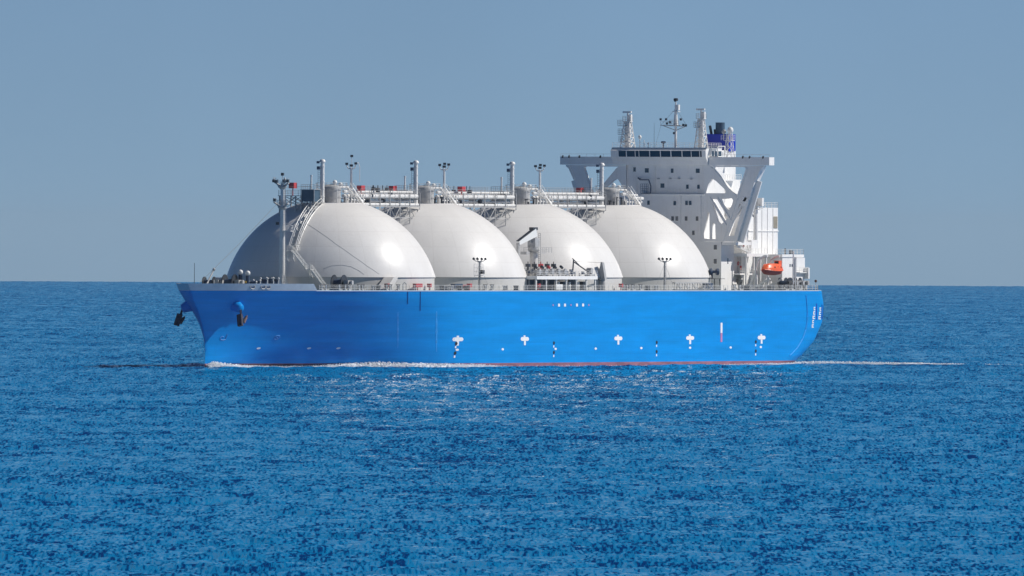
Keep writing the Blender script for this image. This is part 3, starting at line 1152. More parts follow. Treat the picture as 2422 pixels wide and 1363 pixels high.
for a_ in (0, 90, 180, 270):
    dx, dy = math.cos(math.radians(a_ + 30)), math.sin(math.radians(a_ + 30))
    mb.prism([(0.5, 16.0), (2.0, 16.0), (0.5, 19.4)], 1, -0.06, 0.06)
    n_ = 6
    for q in range(len(mb.v) - 6, len(mb.v)):
        x_, y_, z_ = mb.v[q]
        mb.v[q] = (fx + x_ * dx - y_ * dy, x_ * dy + y_ * dx, z_)
mb.build('mast_bracket', 'pipe_white', fm)
mb = MB()
mb.tube([(fx + .2, -0.2, 35.0), (112, -0.3, 25.6), (131.0, -0.3, 17.6)], 0.045, 4)
mb.tube([(fx, 0.2, 37.6), (78.0, 0.4, 37.8), (76.5, 0.1, 36.9)], 0.03, 4)
mb.build('mast_stay', 'wire', fm)

# ------------------------------------------------------------------ forecastle gear
mb = MB()
mb.cyl((134.3, 0, 16), (134.3, 0, 21.7), 0.08, 0.05, n=6)
mb.cyl((134.3, 0, 17), (133.2, 0.5, 16), 0.06, n=5)
mb.build('jackstaff', 'dark_steel', ship)
mb = MB()
mb.cyl((129.6, 0.0, 16.2), (125.3, 0.2, 20.2), 0.17, 0.13, n=8)
mb.ball((125.2, 0.2, 20.35), 0.35, 8)
mb.cyl((128.0, -0.2, 16), (127.6, 0.1, 17.8), 0.12, n=6)
mb.cyl((126.5, 0.8, 16), (126.5, 0.8, 18.2), 0.16, n=6)
mb.build('bow_davit', 'steel_grey', ship)


def winch(x, y, big, name, lab):
    root = MB()
    r_ = 1.15 if big else 0.8
    zc = 16.2 + 1.5
    root.cyl((x, y - 1.1, zc), (x, y + 1.1, zc), r_ * 0.6, n=16)
    o = root.build(name, 'navy_gear', ship, smooth='auto', label=lab)
    for q in (-1.15, 1.1):
        f = MB()
        f.cyl((x, y + q, zc), (x, y + q + 0.14, zc), r_ * 1.45, n=22)
        f.build('drum_flange', 'dark_steel', o, smooth='auto')
    g = MB()
    g.box(x - 0.9, x + 0.9, y + 1.5, y + 2.5, 16, zc + 0.5)
    g.box(x - 1.2, x + 1.2, y - 1.4, y + 1.9, 16, 16.5)
    g.cyl((x, y + 1.3, zc), (x, y + 3.0, zc), 0.22, n=8)
    g.cyl((x, y + 2.7, zc), (x, y + 3.2, zc), 0.5, n=12)
    g.build('winch_gearbox', 'steel_grey', o)
    return o


winch(117.3, -4.6, False, 'windlass', 'dark windlass at the forward end of the bow deck')
winch(116.2, -0.4, True, 'windlass', 'large dark windlass drum behind the white casing')
winch(95.8, 15.2, True, 'mooring_winch', 'dark mooring winch beside the forward dome')
mb = MB()
mb.prism([(115.0, 16), (118.2, 16), (116.9, 18.7), (115.4, 18.7)], 1, -3.6, -1.6)
mb.build('windlass_casing', 'paint_white', ship)
for (x, y, h_) in ((115.0, 1.5, 19.8), (114.4, 2.9, 19.6)):
    mb = MB()
    mb.cyl((x, y, 16), (x, y, h_ - 0.5), 0.4, n=12)
    mb.build('mushroom_vent', 'navy_gear', ship)
    o = bpy.data.objects[mb and 'mushroom_vent'] if False else COL.objects[-1]
    q = MB()
    q.ball((x, y, h_), 0.55, 12)
    q.build('vent_head', 'paint_white', o, smooth=True)
mb = MB()
mb.box(113.6, 115.4, 1.9, 2.6, 16, 17.3)
mb.box(113.8, 115.6, 3.2, 4.2, 16, 17.4)
mb.build('chain_stopper', 'steel_grey', ship)
mb = MB()
mb.ball((114.8, 2.6, 17.75), 0.3, 8)
mb.build('warning_lamp', 'yellow', ship)
for i, (x, y, h_) in enumerate(((112.2, 4.1, 18.0), (110.6, 5.0, 18.4), (109.4, 5.8, 18.5), (107.9, 6.3, 18.4), (113.1, 3.6, 17.7))):
    mb = MB()
    mb.cyl((x, y - 0.8, 17.3), (x, y + 0.8, 17.3), 0.95 if i % 2 else 0.75, n=16)
    mb.box(x - 0.7, x + 0.7, y - 0.5, y + 0.5, 16, h_)
    mb.build('mooring_drum', 'navy_gear', ship)
    d_ = COL.objects[-1]
    mb = MB()
    for q in (-0.75, 0.8):
        mb.cyl((x + 0.3, y + q, 16), (x + 0.3, y + q, h_ + 0.25), 0.12, n=6)
        mb.ball((x + 0.3, y + q, h_ + 0.1), 0.24, 8)
    mb.build('guide_post', 'paint_white', d_)

# ------------------------------------------------------------------ gear along the port rail
for i, (x, y) in enumerate(((105.0, 15.6), (103.9, 16.0), (99.9, 17.2), (98.1, 17.8), (97.0, 18.1), (93.7, 18.9), (92.6, 19.2),
                            (84.5, 21.0), (83.2, 21.2), (80.3, 21.7), (40.5, 23.6), (37.0, 23.6), (-33.0, 23.6), (-36.0, 23.6), (-40.0, 23.6),
                            (-90.0, 23.6), (-93.0, 23.6), (-118.0, 23.5), (-121.5, 23.4))):
    mb = MB()
    mb.box(x - 0.75, x + 0.75, y - 0.45, y + 0.4, 16.0, 16.28)
    mb.cur = 1
    mb.lathe((x, y, 16.28), [(0.42, 0), (0.30, 0.3), (0.30, 0.75), (0.5, 0.95), (0.46, 1.1), (0, 1.12)], 14)
    mb.cur = 0
    mb.cyl((x + 0.5, y + 0.2, 16.28), (x + 0.5, y + 0.2, 17.3), 0.12, n=6)
    mb.build('roller_fairlead', ['paint_white', 'dark_steel'], ship)
for i, (x, y) in enumerate(((88.8, 20.0), (87.2, 20.3), (62.0, 23.4), (58.0, 23.4), (53.0, 23.4), (49.5, 23.4), (30.0, 23.5), (24.5, 23.5),
                            (-44.0, 23.5), (-48.5, 23.5), (-97.0, 23.5), (-109.0, 23.5), (-125.0, 23.2))):
    mb = MB()
    mb.box(x - 1.0, x + 1.0, y - 0.35, y + 0.35, 16.0, 16.22)
    for q in (-0.6, 0.6):
        mb.lathe((x + q, y, 16.2), [(0.26, 0), (0.26, 0.75), (0.36, 0.8), (0.36, 0.92), (0, 0.95)], 12)
    mb.build('bollard', 'dark_steel' if i % 3 else 'steel_grey', ship)
for x, y, w_ in ((82.9, 20.3, 0.45), (71.8, 22.3, 1.6), (66.6, 22.6, 0.35), (47.0, 22.9, 0.5), (-31.0, 23.0, 0.3), (12.4, 23.2, .35)):
    mb = MB()
    mb.box(x - w_, x + w_, y - 0.4, y + 0.4, 16.75, 17.55)
    mb.cyl((x, y, 16), (x, y, 16.8), 0.14, n=6)
    mb.build('hose_box', 'red_box', ship)
mb = MB()
mb.box(50.5, 54.5, 22.0, 23.0, 16.4, 17.5)
mb.box(55.5, 58.5, 22.2, 23.0, 16.2, 17.0)
mb.build('deck_locker', 'navy_gear', ship)
mb = MB()
mb.box(48.6, 50.6, 22.2, 23.1, 16.5, 17.3)
mb.build('deck_locker', 'red_box', ship)
mb = MB()
mb.tube([(78.6, 22.0, 16), (78.6, 22.0, 17.4), (78.2, 22.2, 17.8), (77.6, 22.3, 17.5), (77.6, 22.3, 16)], 0.1, 6)
mb.build('gooseneck_vent', 'steel_grey', ship)
# hull-side guard rails, port and starboard
for sg in (1, -1):
    mb = MB()
    xs_ = [106.5 - i * 4.2 for i in range(58)]
    mb.rail([(x, sg * (hb(x, 16) - 0.15), 16.1) for x in xs_ if not (-122 > x)], step=2.0, r=0.042)
    mb.build('guard_rail', 'paint_white', ship)
mb = MB()
mb.rail([(-122, 24.2, 16.1), (-130, 23.9, 16.1), (-135, 23.7, 16.1), (-138.5, 22.0, 16.1), (-139.6, 20, 16.1), (-139.7, -20, 16.1), (-138.5, -22, 16.1), (-122, -24.2, 16.1)], step=1.6)
mb.build('stern_rail', 'paint_white', ship)
# inclined wing wall beside the forward cover
mb = MB()
mb.prism([(79.2, 18.9), (83.6, 16.0), (80.6, 16.0), (77.0, 18.9)], 1, 17.9, 20.2)
mb.build('wing_wall', 'skirt_white', ship)


def deck_lamp(x, y, h, lab, box=False):
    mb = MB()
    mb.cyl((x, y, 16), (x, y, h), 0.27, 0.2, n=10)
    mb.cyl((x, y, h - 0.3), (x, y, h), 0.45, n=10)
    for q in (-1.35, -0.5, 0.5, 1.35):
        mb.tube([(x, y, h - 0.1), (x, y + q * 0.7, h), (x, y + q, h + 0.35)], 0.09, 6)
    o = mb.build('deck_lamp', 'steel_grey', ship, label=lab)
    for q in (-1.35, -0.5, 0.5, 1.35):
        mb = MB()
        mb.cyl((x, y + q - .1, h + 0.55), (x + 0.1, y + q + 0.2, h + 0.35), 0.28, 0.22, n=10)
        mb.build('flood_lamp', 'dark_steel', o)
    mb = MB()
    mb.ladder((x + .3, y + .3, 16), (x + .3, y + .3, h - 0.3), 0.4, 0.03)
    mb.cyl((x, y, h - 0.5), (x - 3.2, y + 1.0, 16), 0.03, n=4)
    mb.cyl((x, y, h - 0.5), (x + 3.2, y - 1.0, 16), 0.03, n=4)
    mb.build('lamp_stay', 'steel_grey', o)
    if box:
        mb = MB()
        mb.box(x - .4, x + .4, y + .35, y + 1.0, 19.6, 20.4)
        mb.build('speaker_box', 'black', o)
        mb = MB()
        mb.box(x - .6, x + .6, y - 1.0, y + 1.1, 19.2, 19.3)
        mb.rail([(x + .6, y - 1.0, 19.3), (x + .6, y + 1.1, 19.3)], h=2.4, step=0.6)
        mb.build('lamp_platform', 'pipe_white', o)


deck_lamp(39.9, 22.0, 22.3, 'deck lamp post beside the second dome', True)
deck_lamp(-56.3, 22.0, 22.4, 'four-headed deck lamp post beside the after dome')

# ------------------------------------------------------------------ cargo manifold
man = MB()
man.box(-17.5, 14.0, 18.2, 23.6, 18.45, 19.15)
mo = man.build('manifold_platform', 'house_white', ship, label='white manifold platform amidships below the deck crane')
for x in (13.6, 8.4, 3.2, -2.0, -7.2, -12.4, -17.0):
    for y in (23.2, 18.6):
        mb = MB()
        mb.beam((x, y, 16), (x, y, 18.5), 0.3, 0.3)
        mb.build('platform_leg', 'house_white', mo)
for x0, x1 in ((-4.8, 13.0), (-16.2, -12.8)):  # dark sheets stand in for the shade under the platform
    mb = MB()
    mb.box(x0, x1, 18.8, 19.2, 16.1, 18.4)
    mb.build('painted_shade', 'navy_gear', mo)
for x in (12.0, 8.7, 5.4, 2.1, -1.2):
    mb = MB()
    mb.cyl((x, 19.0, 20.1), (x, 23.3, 20.1), 0.38, n=12)
    mb.cyl((x, 23.2, 20.1), (x, 23.5, 20.1), 0.66, n=14)
    mb.cyl((x, 21.4, 20.1), (x, 21.7, 20.1), 0.62, n=14)
    mb.cyl((x, 19.2, 17), (x, 19.2, 20.3), 0.36, n=10)
    mb.build('manifold_pipe', 'steel_grey', mo, smooth='auto')
for i, x in enumerate((12.0, 8.7, 5.4, 2.1, -1.2)):
    mb = MB()
    mb.cyl((x, 20.6, 20.2), (x, 20.6, 21.2), 0.2, n=8)
    mb.box(x - .45, x + .45, 20.2, 21.0, 21.1, 21.75)
    mb.cyl((x - .5, 22.4, 20.9), (x + .3, 22.4, 21.2), 0.3, n=10)
    mb.cyl((x, 20.6, 21.7), (x, 20.6, 22.2), 0.1, n=6)
    mb.build('valve_actuator', 'red_box' if i == 2 else 'dark_steel', mo)
mb = MB()
for q in range(26):
    x, y = rnd.uniform(-16.5, 13.5), rnd.uniform(18.8, 23.2)
    mb.cyl((x, y, 19.1), (x, y, 19.1 + rnd.uniform(.5, 2.0 if x > -4 else 1.2)), rnd.uniform(.08, .2), n=6)
    if q % 3 == 0:
        zz = 19.4 + rnd.uniform(0, .9)
        mb.cyl((x, y, zz), (x + rnd.uniform(-2.2, 2.2), y, zz), .12, n=6)
mb.build('manifold_fittings', 'steel_grey', mo)['kind'] = 'stuff'
mb = MB()
for q in range(14):
    x, y = rnd.uniform(-15, 13), rnd.uniform(19, 23.2)
    zz = 19.3 + rnd.uniform(0, 1.1)
    mb.box(x - .25, x + .25, y - .25, y + .25, zz, zz + rnd.uniform(.3, .6))
mb.build('valve_box', 'navy_gear', mo)['kind'] = 'stuff'
mb = MB()
mb.rail([(14, 23.6, 19.15), (-17.5, 23.6, 19.15)], step=1.4)
mb.build('platform_rail', 'pipe_white', mo)
for q in range(9):
    mb = MB()
    x = 0.0 - q * 1.7 - (0.6 if q % 2 else 0)
    if q % 3 == 1:
        mb.box(x - .5, x + .5, 21.6, 22.6, 16.2, 17.7 + .3 * (q % 2))
    else:
        mb.cyl((x, 22.3, 16.1), (x, 22.3, 17.9), .3, n=10)
        mb.cyl((x - .5, 22.3, 17.1), (x + .6, 22.3, 17.1), .22, n=8)
    mb.build('deck_valve', ['pipe_white', 'dark_steel', 'steel_grey'][q % 3], mo)
mb = MB()
mb.box(1.4, 5.0, 23.85, 23.95, 16.25, 17.4)
mb.build('notice_board', 'paint_white', mo)
mb = MB()
for q in range(4):
    mb.box(1.9 + q * 0.7, 2.3 + q * 0.7, 23.955, 23.965, 16.75, 16.95)
mb.build('notice_lettering', 'steel_grey', mo)
mb = MB()
for i in range(5):
    mb.beam((16.0 + (i % 2) * 1.6, 18.4 + i * 0.5, 16), (16.0 + (i % 2) * 1.6, 18.4 + i * 0.5, 21.3), 0.16, 0.16)
mb.box(15.6, 18.0, 18.2, 20.8, 18.9, 19.0)
mb.box(15.8, 17.8, 18.6, 20.6, 20.4, 21.2)
mb.build('access_tower', 'steel_grey', mo)

# hose crane: pedestal, house, folded jib
kx, ky = 2.0, 17.4
mb = MB()
mb.lathe((kx, ky, 16), [(1.05, 0), (0.95, 3), (0.85, 6.5), (0.85, 8.2), (1.25, 8.7), (1.25, 9.3)], 20)
cr = mb.build('hose_crane', 'skirt_white', ship, smooth='auto', label='folded white hose crane standing between the second and third dome')
mb = MB()
mb.box(kx - 1.0, kx + 1.2, ky - 0.9, ky + 0.9, 25.2, 27.2)
mb.prism([(kx - 0.9, 27.2), (kx + 0.7, 27.2), (kx + 0.2, 29.2), (kx - 0.6, 29.2)], 1, ky - 0.45, ky + 0.45)
mb.build('crane_house', 'steel_grey', cr)
mb = MB()
ja, jb = Vector((kx - 0.2, ky + 0.2, 28.4)), Vector((kx + 6.6, ky - 0.7, 26.1))
jd = (jb - ja).normalized()
ay = Vector((0, 0, 1)).cross(jd).normalized()
az = jd.cross(ay)
k = len(mb.v)
for p_, hh in ((ja, 0.85), (jb, 0.40)):
    for sy in (-0.45, 0.45):
        for sz in (-1, 1):
            mb.v.append(tuple(p_ + ay * sy + az * hh * sz))
for q in ((0, 1, 3, 2), (4, 6, 7, 5), (0, 4, 5, 1), (2, 3, 7, 6), (0, 2, 6, 4), (1, 5, 7, 3)):
    mb.quad(*[k + i for i in q])
mb.build('crane_jib', 'paint_white', cr)
mb = MB()
mb.beam(ja + az * 0.95, jb + az * 0.45, 0.7, 0.2)
mb.box(kx - 1.0, kx + 1.3, ky - 0.5, ky + 0.5, 28.9, 29.5)
mb.build('jib_walkway', 'dark_steel', cr)
mb = MB()
mb.beam(jb, (kx + 6.4, ky - 0.7, 20.9), 0.5, 0.6)
mb.cyl((kx + 6.4, ky - .7, 21.2), (kx + 5.4, ky - .5, 20.6), .25, n=8)
mb.build('jib_outer', 'steel_grey', cr)
mb = MB()
mb.cyl((kx + 0.6, ky, 25.8), (kx + 2.4, ky - .2, 27.2), .2, n=8)
mb.ladder((kx - 1.6, ky + 0.6, 18), (kx - 1.6, ky + 0.6, 28.2), 0.5, 0.045)
mb.box(kx - 2.4, kx + 1.6, ky - 1.6, ky + 1.8, 24.0, 24.1)
mb.rail([(kx - 2.4, ky + 1.8, 24.1), (kx + 1.6, ky + 1.8, 24.1), (kx + 1.6, ky - 1.6, 24.1)], step=.9)
mb.rail([(kx - 2.4, ky + 1.8, 24.1), (kx - 4.4, ky + 2.2, 24.1)], step=.7)
mb.box(kx + 2.6, kx + 4.2, ky - 1.2, ky + .2, 23.7, 24.3)
mb.build('crane_ladder', 'steel_grey', cr)

# small derrick aft of the manifold
dx_, dy_ = -24.5, 21.5
mb = MB()
mb.cyl((dx_, dy_, 16), (dx_, dy_, 18.6), 0.75, 0.6, n=14)
mb.prism([(dy_ - 0.9, 18.4), (dy_ + 0.9, 18.4), (dy_ + 0.25, 22.0), (dy_ - 0.1, 22.2)], 0, dx_ - 0.5, dx_ + 0.5)
dr = mb.build('store_derrick', 'steel_grey', ship, label='small grey derrick with its boom lowered beside the third dome')
mb = MB()
mb.cyl((dx_ + 0.8, dy_, 18.2), (-10.0, dy_, 22.1), 0.16, 0.13, n=8)
mb.cyl((-9.6, dy_, 22.6), (-9.4, dy_ - .2, 18.9), 0.16, n=8)
mb.cyl((-9.0, dy_, 22.9), (-12.5, dy_, 21.5), 0.1, n=6)
mb.build('derrick_boom', 'dark_steel', dr)
mb = MB()
mb.cyl((dx_, dy_ + 0.1, 22.0), (-11.0, dy_, 22.3), 0.03, n=4)
mb.build('derrick_wire', 'wire', dr)
mb = MB()
mb.cyl((-17.9, dy_ - .5, 20.3), (-17.9, dy_ + .6, 20.3), .65, n=14)
mb.box(-19.4, -17.0, dy_ - 0.6, dy_ + .6, 18.6, 19.6)
mb.build('derrick_winch', 'steel_grey', dr)

# stowed gangway and fire monitor abreast the after dome
mb = MB()
for zz in (16.25, 17.7):
    mb.beam((-58.0, 23.4, zz), (-77.0, 23.4, zz), 0.7, 0.2)
for i in range(15):
    x = -58.0 - i * 1.35
    mb.beam((x, 23.6, 16.2), (x, 23.6, 17.75), 0.12, 0.12)
    if i < 14 and i % 3 == 1:
        mb.tube([(x, 23.8, 17.4), (x - .5, 23.8, 16.8), (x - 1.4, 23.8, 16.5), (x - 2.2, 23.8, 16.9), (x - 2.4, 23.8, 17.4)], .1, 5)
gw = mb.build('gangway', 'steel_grey', ship, label='stowed grey gangway along the rail below the after dome')
mb = MB()
mb.box(-75.0, -79.5, 22.6, 23.2, 16.2, 17.6)
mb.build('gangway_winch', 'navy_gear', gw)
mx_, my_ = -82.9, 22.0
mb = MB()
for q in (-1.3, 0.0, 1.2):
    mb.beam((mx_, my_ + q, 16.0), (mx_, my_ + q, 18.6), 0.14, 0.14)
    mb.cyl((mx_ + 1.0, my_ + q + .4, 15.9), (mx_, my_ + q, 17.3), .09, n=5)
mb.box(mx_ - 1, mx_ + 1, my_ - 2.2, my_ + 2.0, 18.55, 18.65)
fm_o = mb.build('monitor_stand', 'dark_steel', ship, label='black stand with a hose reel at the corner of the house')
mb = MB()
mb.cyl((mx_ + .2, my_ - 1.0, 20.1), (mx_ - .1, my_ - .75, 20.1), 0.72, n=18)
mb.cyl((mx_ - .2, my_ + 0.3, 20.1), (mx_ - .5, my_ + 0.6, 20.1), 0.72, n=18)
mb.cyl((mx_, my_ - .8, 20.1), (mx_, my_ + .6, 20.1), 0.3, n=10)
mb.cyl((mx_, my_ - .6, 18.6), (mx_, my_ - .6, 20.1), 0.16, n=8)
mb.build('hose_reel', 'navy_gear', fm_o)


# ------------------------------------------------------------------ bridge tower
def plate(name, outline, holes, x0, x1, mt, parent):
    """flat plate in the y,z plane with cut-outs, given thickness along x"""
    cu = bpy.data.curves.new('tmp', 'CURVE')
    cu.dimensions = '2D'
    cu.fill_mode = 'BOTH'
    cu.extrude = abs(x1 - x0) / 2
    for pts_ in [outline] + holes:
        sp = cu.splines.new('POLY')
        sp.points.add(len(pts_) - 1)
        for q, (a_, b_) in zip(sp.points, pts_):
            q.co = (a_, b_, 0, 1)
        sp.use_cyclic_u = True
    to = bpy.data.objects.new('tmp', cu)
    COL.objects.link(to)
    dg = bpy.context.evaluated_depsgraph_get()
    dg.update()
    me = bpy.data.meshes.new_from_object(to.evaluated_get(dg))
    bpy.data.objects.remove(to)
    bpy.data.curves.remove(cu)
    me.name = name
    xm = (x0 + x1) / 2
    for v in me.vertices:
        a_, b_, c_ = v.co
        v.co = (xm + c_, a_, b_)
    me.materials.clear()
    me.materials.append(MATS[mt])
    o = bpy.data.objects.new(name, me)
    COL.objects.link(o)
    o.parent = parent
    return o


XFR = -105.5
mb = MB()
mb.box(-117.0, XFR, -9.2, 9.2, 26.6, 36.75)
mb.box(-117.0, XFR - 0.45, -9.2, 9.2, 36.75, 43.4)
mb.box(-112.4, XFR + 0.05, -13.6, 13.6, 16.0, 26.6)
mb.box(-120.5, -112.45, -11.0, 11.0, 16.0, 24.0)
tower = mb.build('bridge_tower', 'house_white', ship, label='white accommodation tower carrying the bridge')
# ledges and belts on the front
mb = MB()
mb.box(XFR - 0.5, XFR + 0.3, -5.2, 9.6, 36.75, 36.95)
mb.box(XFR, XFR + 0.06, -9.2, 9.2, 33.2, 33.28)
mb.box(XFR - .45, XFR - .40, -9.2, 9.2, 40.2, 40.28)
mb.box(XFR, XFR + .05, 3.0, 3.06, 26.6, 36.7)
mb.box(XFR - .45, XFR - .40, 0.6, 0.66, 36.9, 43.2)
mb.build('deck_ledge', 'house_white', tower)


def window(y, z, x, w_=0.72, h_=0.95, parent=None, name='window'):
    mb = MB()
    mb.box(x - 0.02, x + 0.05, y - w_ / 2 - .07, y + w_ / 2 + .07, z - h_ / 2 - .07, z - h_ / 2)
    mb.box(x - 0.02, x + 0.05, y - w_ / 2 - .07, y + w_ / 2 + .07, z + h_ / 2, z + h_ / 2 + .07)
    mb.box(x - 0.02, x + 0.05, y - w_ / 2 - .07, y - w_ / 2, z - h_ / 2, z + h_ / 2)
    mb.box(x - 0.02, x + 0.05, y + w_ / 2, y + w_ / 2 + .07, z - h_ / 2, z + h_ / 2)
    mb.cur = 1
    mb.box(x - 0.02, x + 0.02, y - w_ / 2, y + w_ / 2, z - h_ / 2, z + h_ / 2)
    return mb.build(name, ['house_white', 'glass'], parent)


for y, z in ((-7.35, 42.25), (-4.42, 42.05), (1.62, 42.0), (7.7, 42.0), (-0.68, 38.75), (5.26, 38.5), (7.9, 38.5)):
    window(y, z, XFR - 0.45, parent=tower, w_=0.95 if y in (-4.42, 7.7, -0.68) else 0.62)
for y, z in ((-3.78, 35.0), (2.47, 34.95), (5.28, 35.0), (6.15, 35.0), (1.98, 31.6), (2.99, 31.6), (5.2, 31.6), (7.8, 31.6), (6.93, 28.5)):
    window(y, z, XFR, parent=tower, w_=0.62)
for y, z in ((12.2, 25.4), (12.2, 22.35), (8.0, 22.35)):
    window(y, z, XFR + 0.05, parent=tower, w_=0.75, h_=1.0)
# lamps and small fittings under the bridge
mb = MB()
for y, z in ((-6.0, 40.25), (-1.6, 40.25), (1.2, 40.25), (3.3, 40.25), (6.2, 40.2)):
    mb.box(XFR - .45, XFR - .1, y - .25, y + .25, z - .1, z + .1)
mb.build('front_lamp', 'steel_grey', tower)
mb = MB()
mb.rail([(XFR + .2, -5.1, 36.95), (XFR + .2, 9.5, 36.95)], step=1.4)
mb.build('ledge_rail', 'pipe_white', tower)
for y, z0_, z1_ in ((-2.4, 37.0, 43.2), (3.9, 26.7, 36.6), (8.7, 26.7, 36.6), (-6.8, 37.0, 41.0)):
    mb = MB()
    xx = XFR + .12 if z1_ < 37 else XFR - .33
    mb.cyl((xx, y, z0_), (xx, y, z1_), .09, n=6)
    for q in range(3):
        zz = z0_ + (z1_ - z0_) * (q + .5) / 3
        mb.box(xx - .14, xx + .06, y - .16, y + .16, zz - .06, zz + .06)
    mb.build('drain_pipe', 'house_white', tower)
mb = MB()
mb.box(XFR - .45, XFR + .9, -5.3, -3.5, 37.0, 37.1)
mb.rail([(XFR + .9, -5.3, 37.1), (XFR + .9, -3.5, 37.1)], h=2.0, step=.45, rows=4)
mb.tube([(XFR - .2, -6.4, 40.4), (XFR + .5, -5.6, 40.0), (XFR + .8, -3.4, 40.0), (XFR + .8, -2.9, 38.6), (XFR + .8, -3.0, 37.1)], 0.13, 6)
mb.build('front_balcony', 'navy_gear', tower)
mb = MB()
for y, z, n_ in ((12.6, 22.2, 1),):
    mb.box(-109.2, -108.8, 13.6, 13.66, 21.8, 23.0)
mb.build('side_port', 'glass', tower)
mb = MB()
mb.box(-117.2, XFR - .5, 9.2, 9.28, 36.7, 36.9)
mb.box(-112.4, XFR, 13.6, 13.68, 24.9, 25.0)
mb.build('side_belt', 'house_white', tower)

# wing brackets with their cut-outs, both sides
H1 = [(11.0, 42.85), (18.9, 42.85), (19.25, 42.6), (19.1, 41.9), (17.75, 37.3), (17.4, 36.75), (16.9, 36.9), (15.1, 38.5), (12.8, 40.8)]
H2 = [(9.9, 37.15), (10.4, 39.1), (11.1, 40.1), (11.5, 40.2), (12.2, 39.8), (14.2, 38.1), (14.5, 37.6), (14.4, 37.15)]
H3 = [(11.0, 35.9), (12.5, 35.8), (15.1, 31.8), (14.6, 31.3), (13.4, 30.3), (12.7, 31.0)]
H4 = [(13.3, 35.85), (16.0, 36.1), (16.3, 35.6), (16.1, 34.8), (15.3, 33.3)]
H5 = [(9.5, 27.3), (9.4, 28.4), (10.35, 32.9), (10.7, 32.9), (10.75, 27.2)]
H6 = [(11.3, 27.2), (11.3, 30.2), (11.7, 30.7), (12.1, 30.4), (12.2, 27.2)]
H7 = [(15.2, 27.9), (16.6, 27.9), (18.5, 34.3), (17.9, 34.9)]
OUT = [(9.21, 26.62), (17.2, 26.62), (21.3, 39.4), (21.9, 41.0), (22.7, 42.2), (23.6, 42.9), (23.6, 43.2), (9.21, 43.2)]
for sg in (1, -1):
    f = (lambda L: [(sg * a_, b_) for a_, b_ in L]) if sg > 0 else (lambda L: [(-a_, b_) for a_, b_ in reversed(L)])
    pl = plate('wing_bracket', f(OUT), [f(h_) for h_ in (H1, H2, H3, H4, H5, H6, H7)], XFR - 0.85, XFR - 0.03, 'house_white', ship)
    pl['label'] = 'port wing bracket with cut-out holes' if sg > 0 else 'starboard wing bracket with cut-out holes'
    mb = MB()
    mb.beam((XFR - 1.1, sg * 17.25, 26.7), (XFR - 1.1, sg * 21.5, 40.0), 2.4, 0.45)
    mb.beam((XFR - 1.1, sg * 21.5, 40.0), (XFR - 1.1, sg * 23.0, 43.1), 2.4, 0.4)
    mb.beam((XFR - 0.6, sg * 13.9, 26.7), (XFR - 0.6, sg * 19.6, 42.6), 1.4, 0.4)
    mb.beam((XFR - 0.6, sg * 18.1, 36.0), (XFR - 0.6, sg * 20.0, 35.7), 1.3, 0.9)
    mb.beam((XFR - 0.6, sg * 19.4, 36.2), (XFR - 0.6, sg * 15.6, 30.4), 1.3, 0.5)
    mb.beam((XFR - 0.6, sg * 11.2, 42.6), (XFR - 0.6, sg * 17.2, 36.0), 1.3, 0.3)
    mb.beam((XFR - 0.6, sg * 10.8, 36.2), (XFR - 0.6, sg * 14.7, 30.2), 1.6, 0.25)
    mb.beam((XFR - 0.6, sg * 12.6, 36.2), (XFR - 0.6, sg * 15.8, 31.2), 1.6, 0.25)
    mb.build('bracket_rib', 'house_white', pl)
    mb = MB()
    mb.box(-113.5, XFR, min(sg * 13.75, sg * 17.1), max(sg * 13.75, sg * 17.1), 25.9, 26.55)
    mb.build('bracket_seat', 'house_white', pl)

# wheelhouse and wings
mb = MB()
mb.box(-108.1, XFR + 0.1, -24.9, 24.9, 43.25, 45.0)
wing = mb.build('bridge_wing', 'house_white', ship, label='long white bridge wing reaching from side to side')
mb = MB()
for y in (-24.3, -22.8, -20.3, -15.3, 18.6, 20.2, 23.4):
    mb.cyl((XFR + .2, y, 44.85), (XFR + .55, y + .25, 45.15), .2, n=8)
mb.build('wing_lamp', 'dark_steel', wing)
mb = MB()
mb.rail([(XFR - .1, -24.8, 45.0), (XFR - .1, -12.6, 45.0)], h=0.6, step=2.0, rows=1, r=.03)
mb.rail([(XFR - .1, 12.6, 45.0), (XFR - .1, 24.8, 45.0)], h=0.6, step=2.0, rows=1, r=.03)
mb.build('wing_rail', 'steel_grey', wing)
mb = MB()
poly = [(-103.9, 44.95), (-104.6, 44.1), (-104.9, 43.3), (-112.5, 43.3), (-112.5, 46.95), (-104.5, 46.95), (-103.7, 46.35)]
k = len(mb.v)
nP = len(poly)
for y in (-12.1, 10.5):
    for a_, b_ in poly:
        mb.v.append((a_, y, b_))
for i in range(nP):
    j = (i + 1) % nP
    mb.quad(k + i, k + j, k + nP + j, k + nP + i)
mb.quad(*[k + i for i in range(nP)])
mb.quad(*[k + nP + nP - 1 - i for i in range(nP)])
wh = mb.build('wheelhouse', 'house_white', ship, label='wheelhouse with a row of dark windows')
edges_px = ((1471, 1488), (1490.5, 1509), (1511, 1518), (1520, 1543), (1545.5, 1568.5), (1571, 1593), (1596, 1619.5), (1622, 1641.5), (1643.5, 1661.5), (1663.5, 1667))
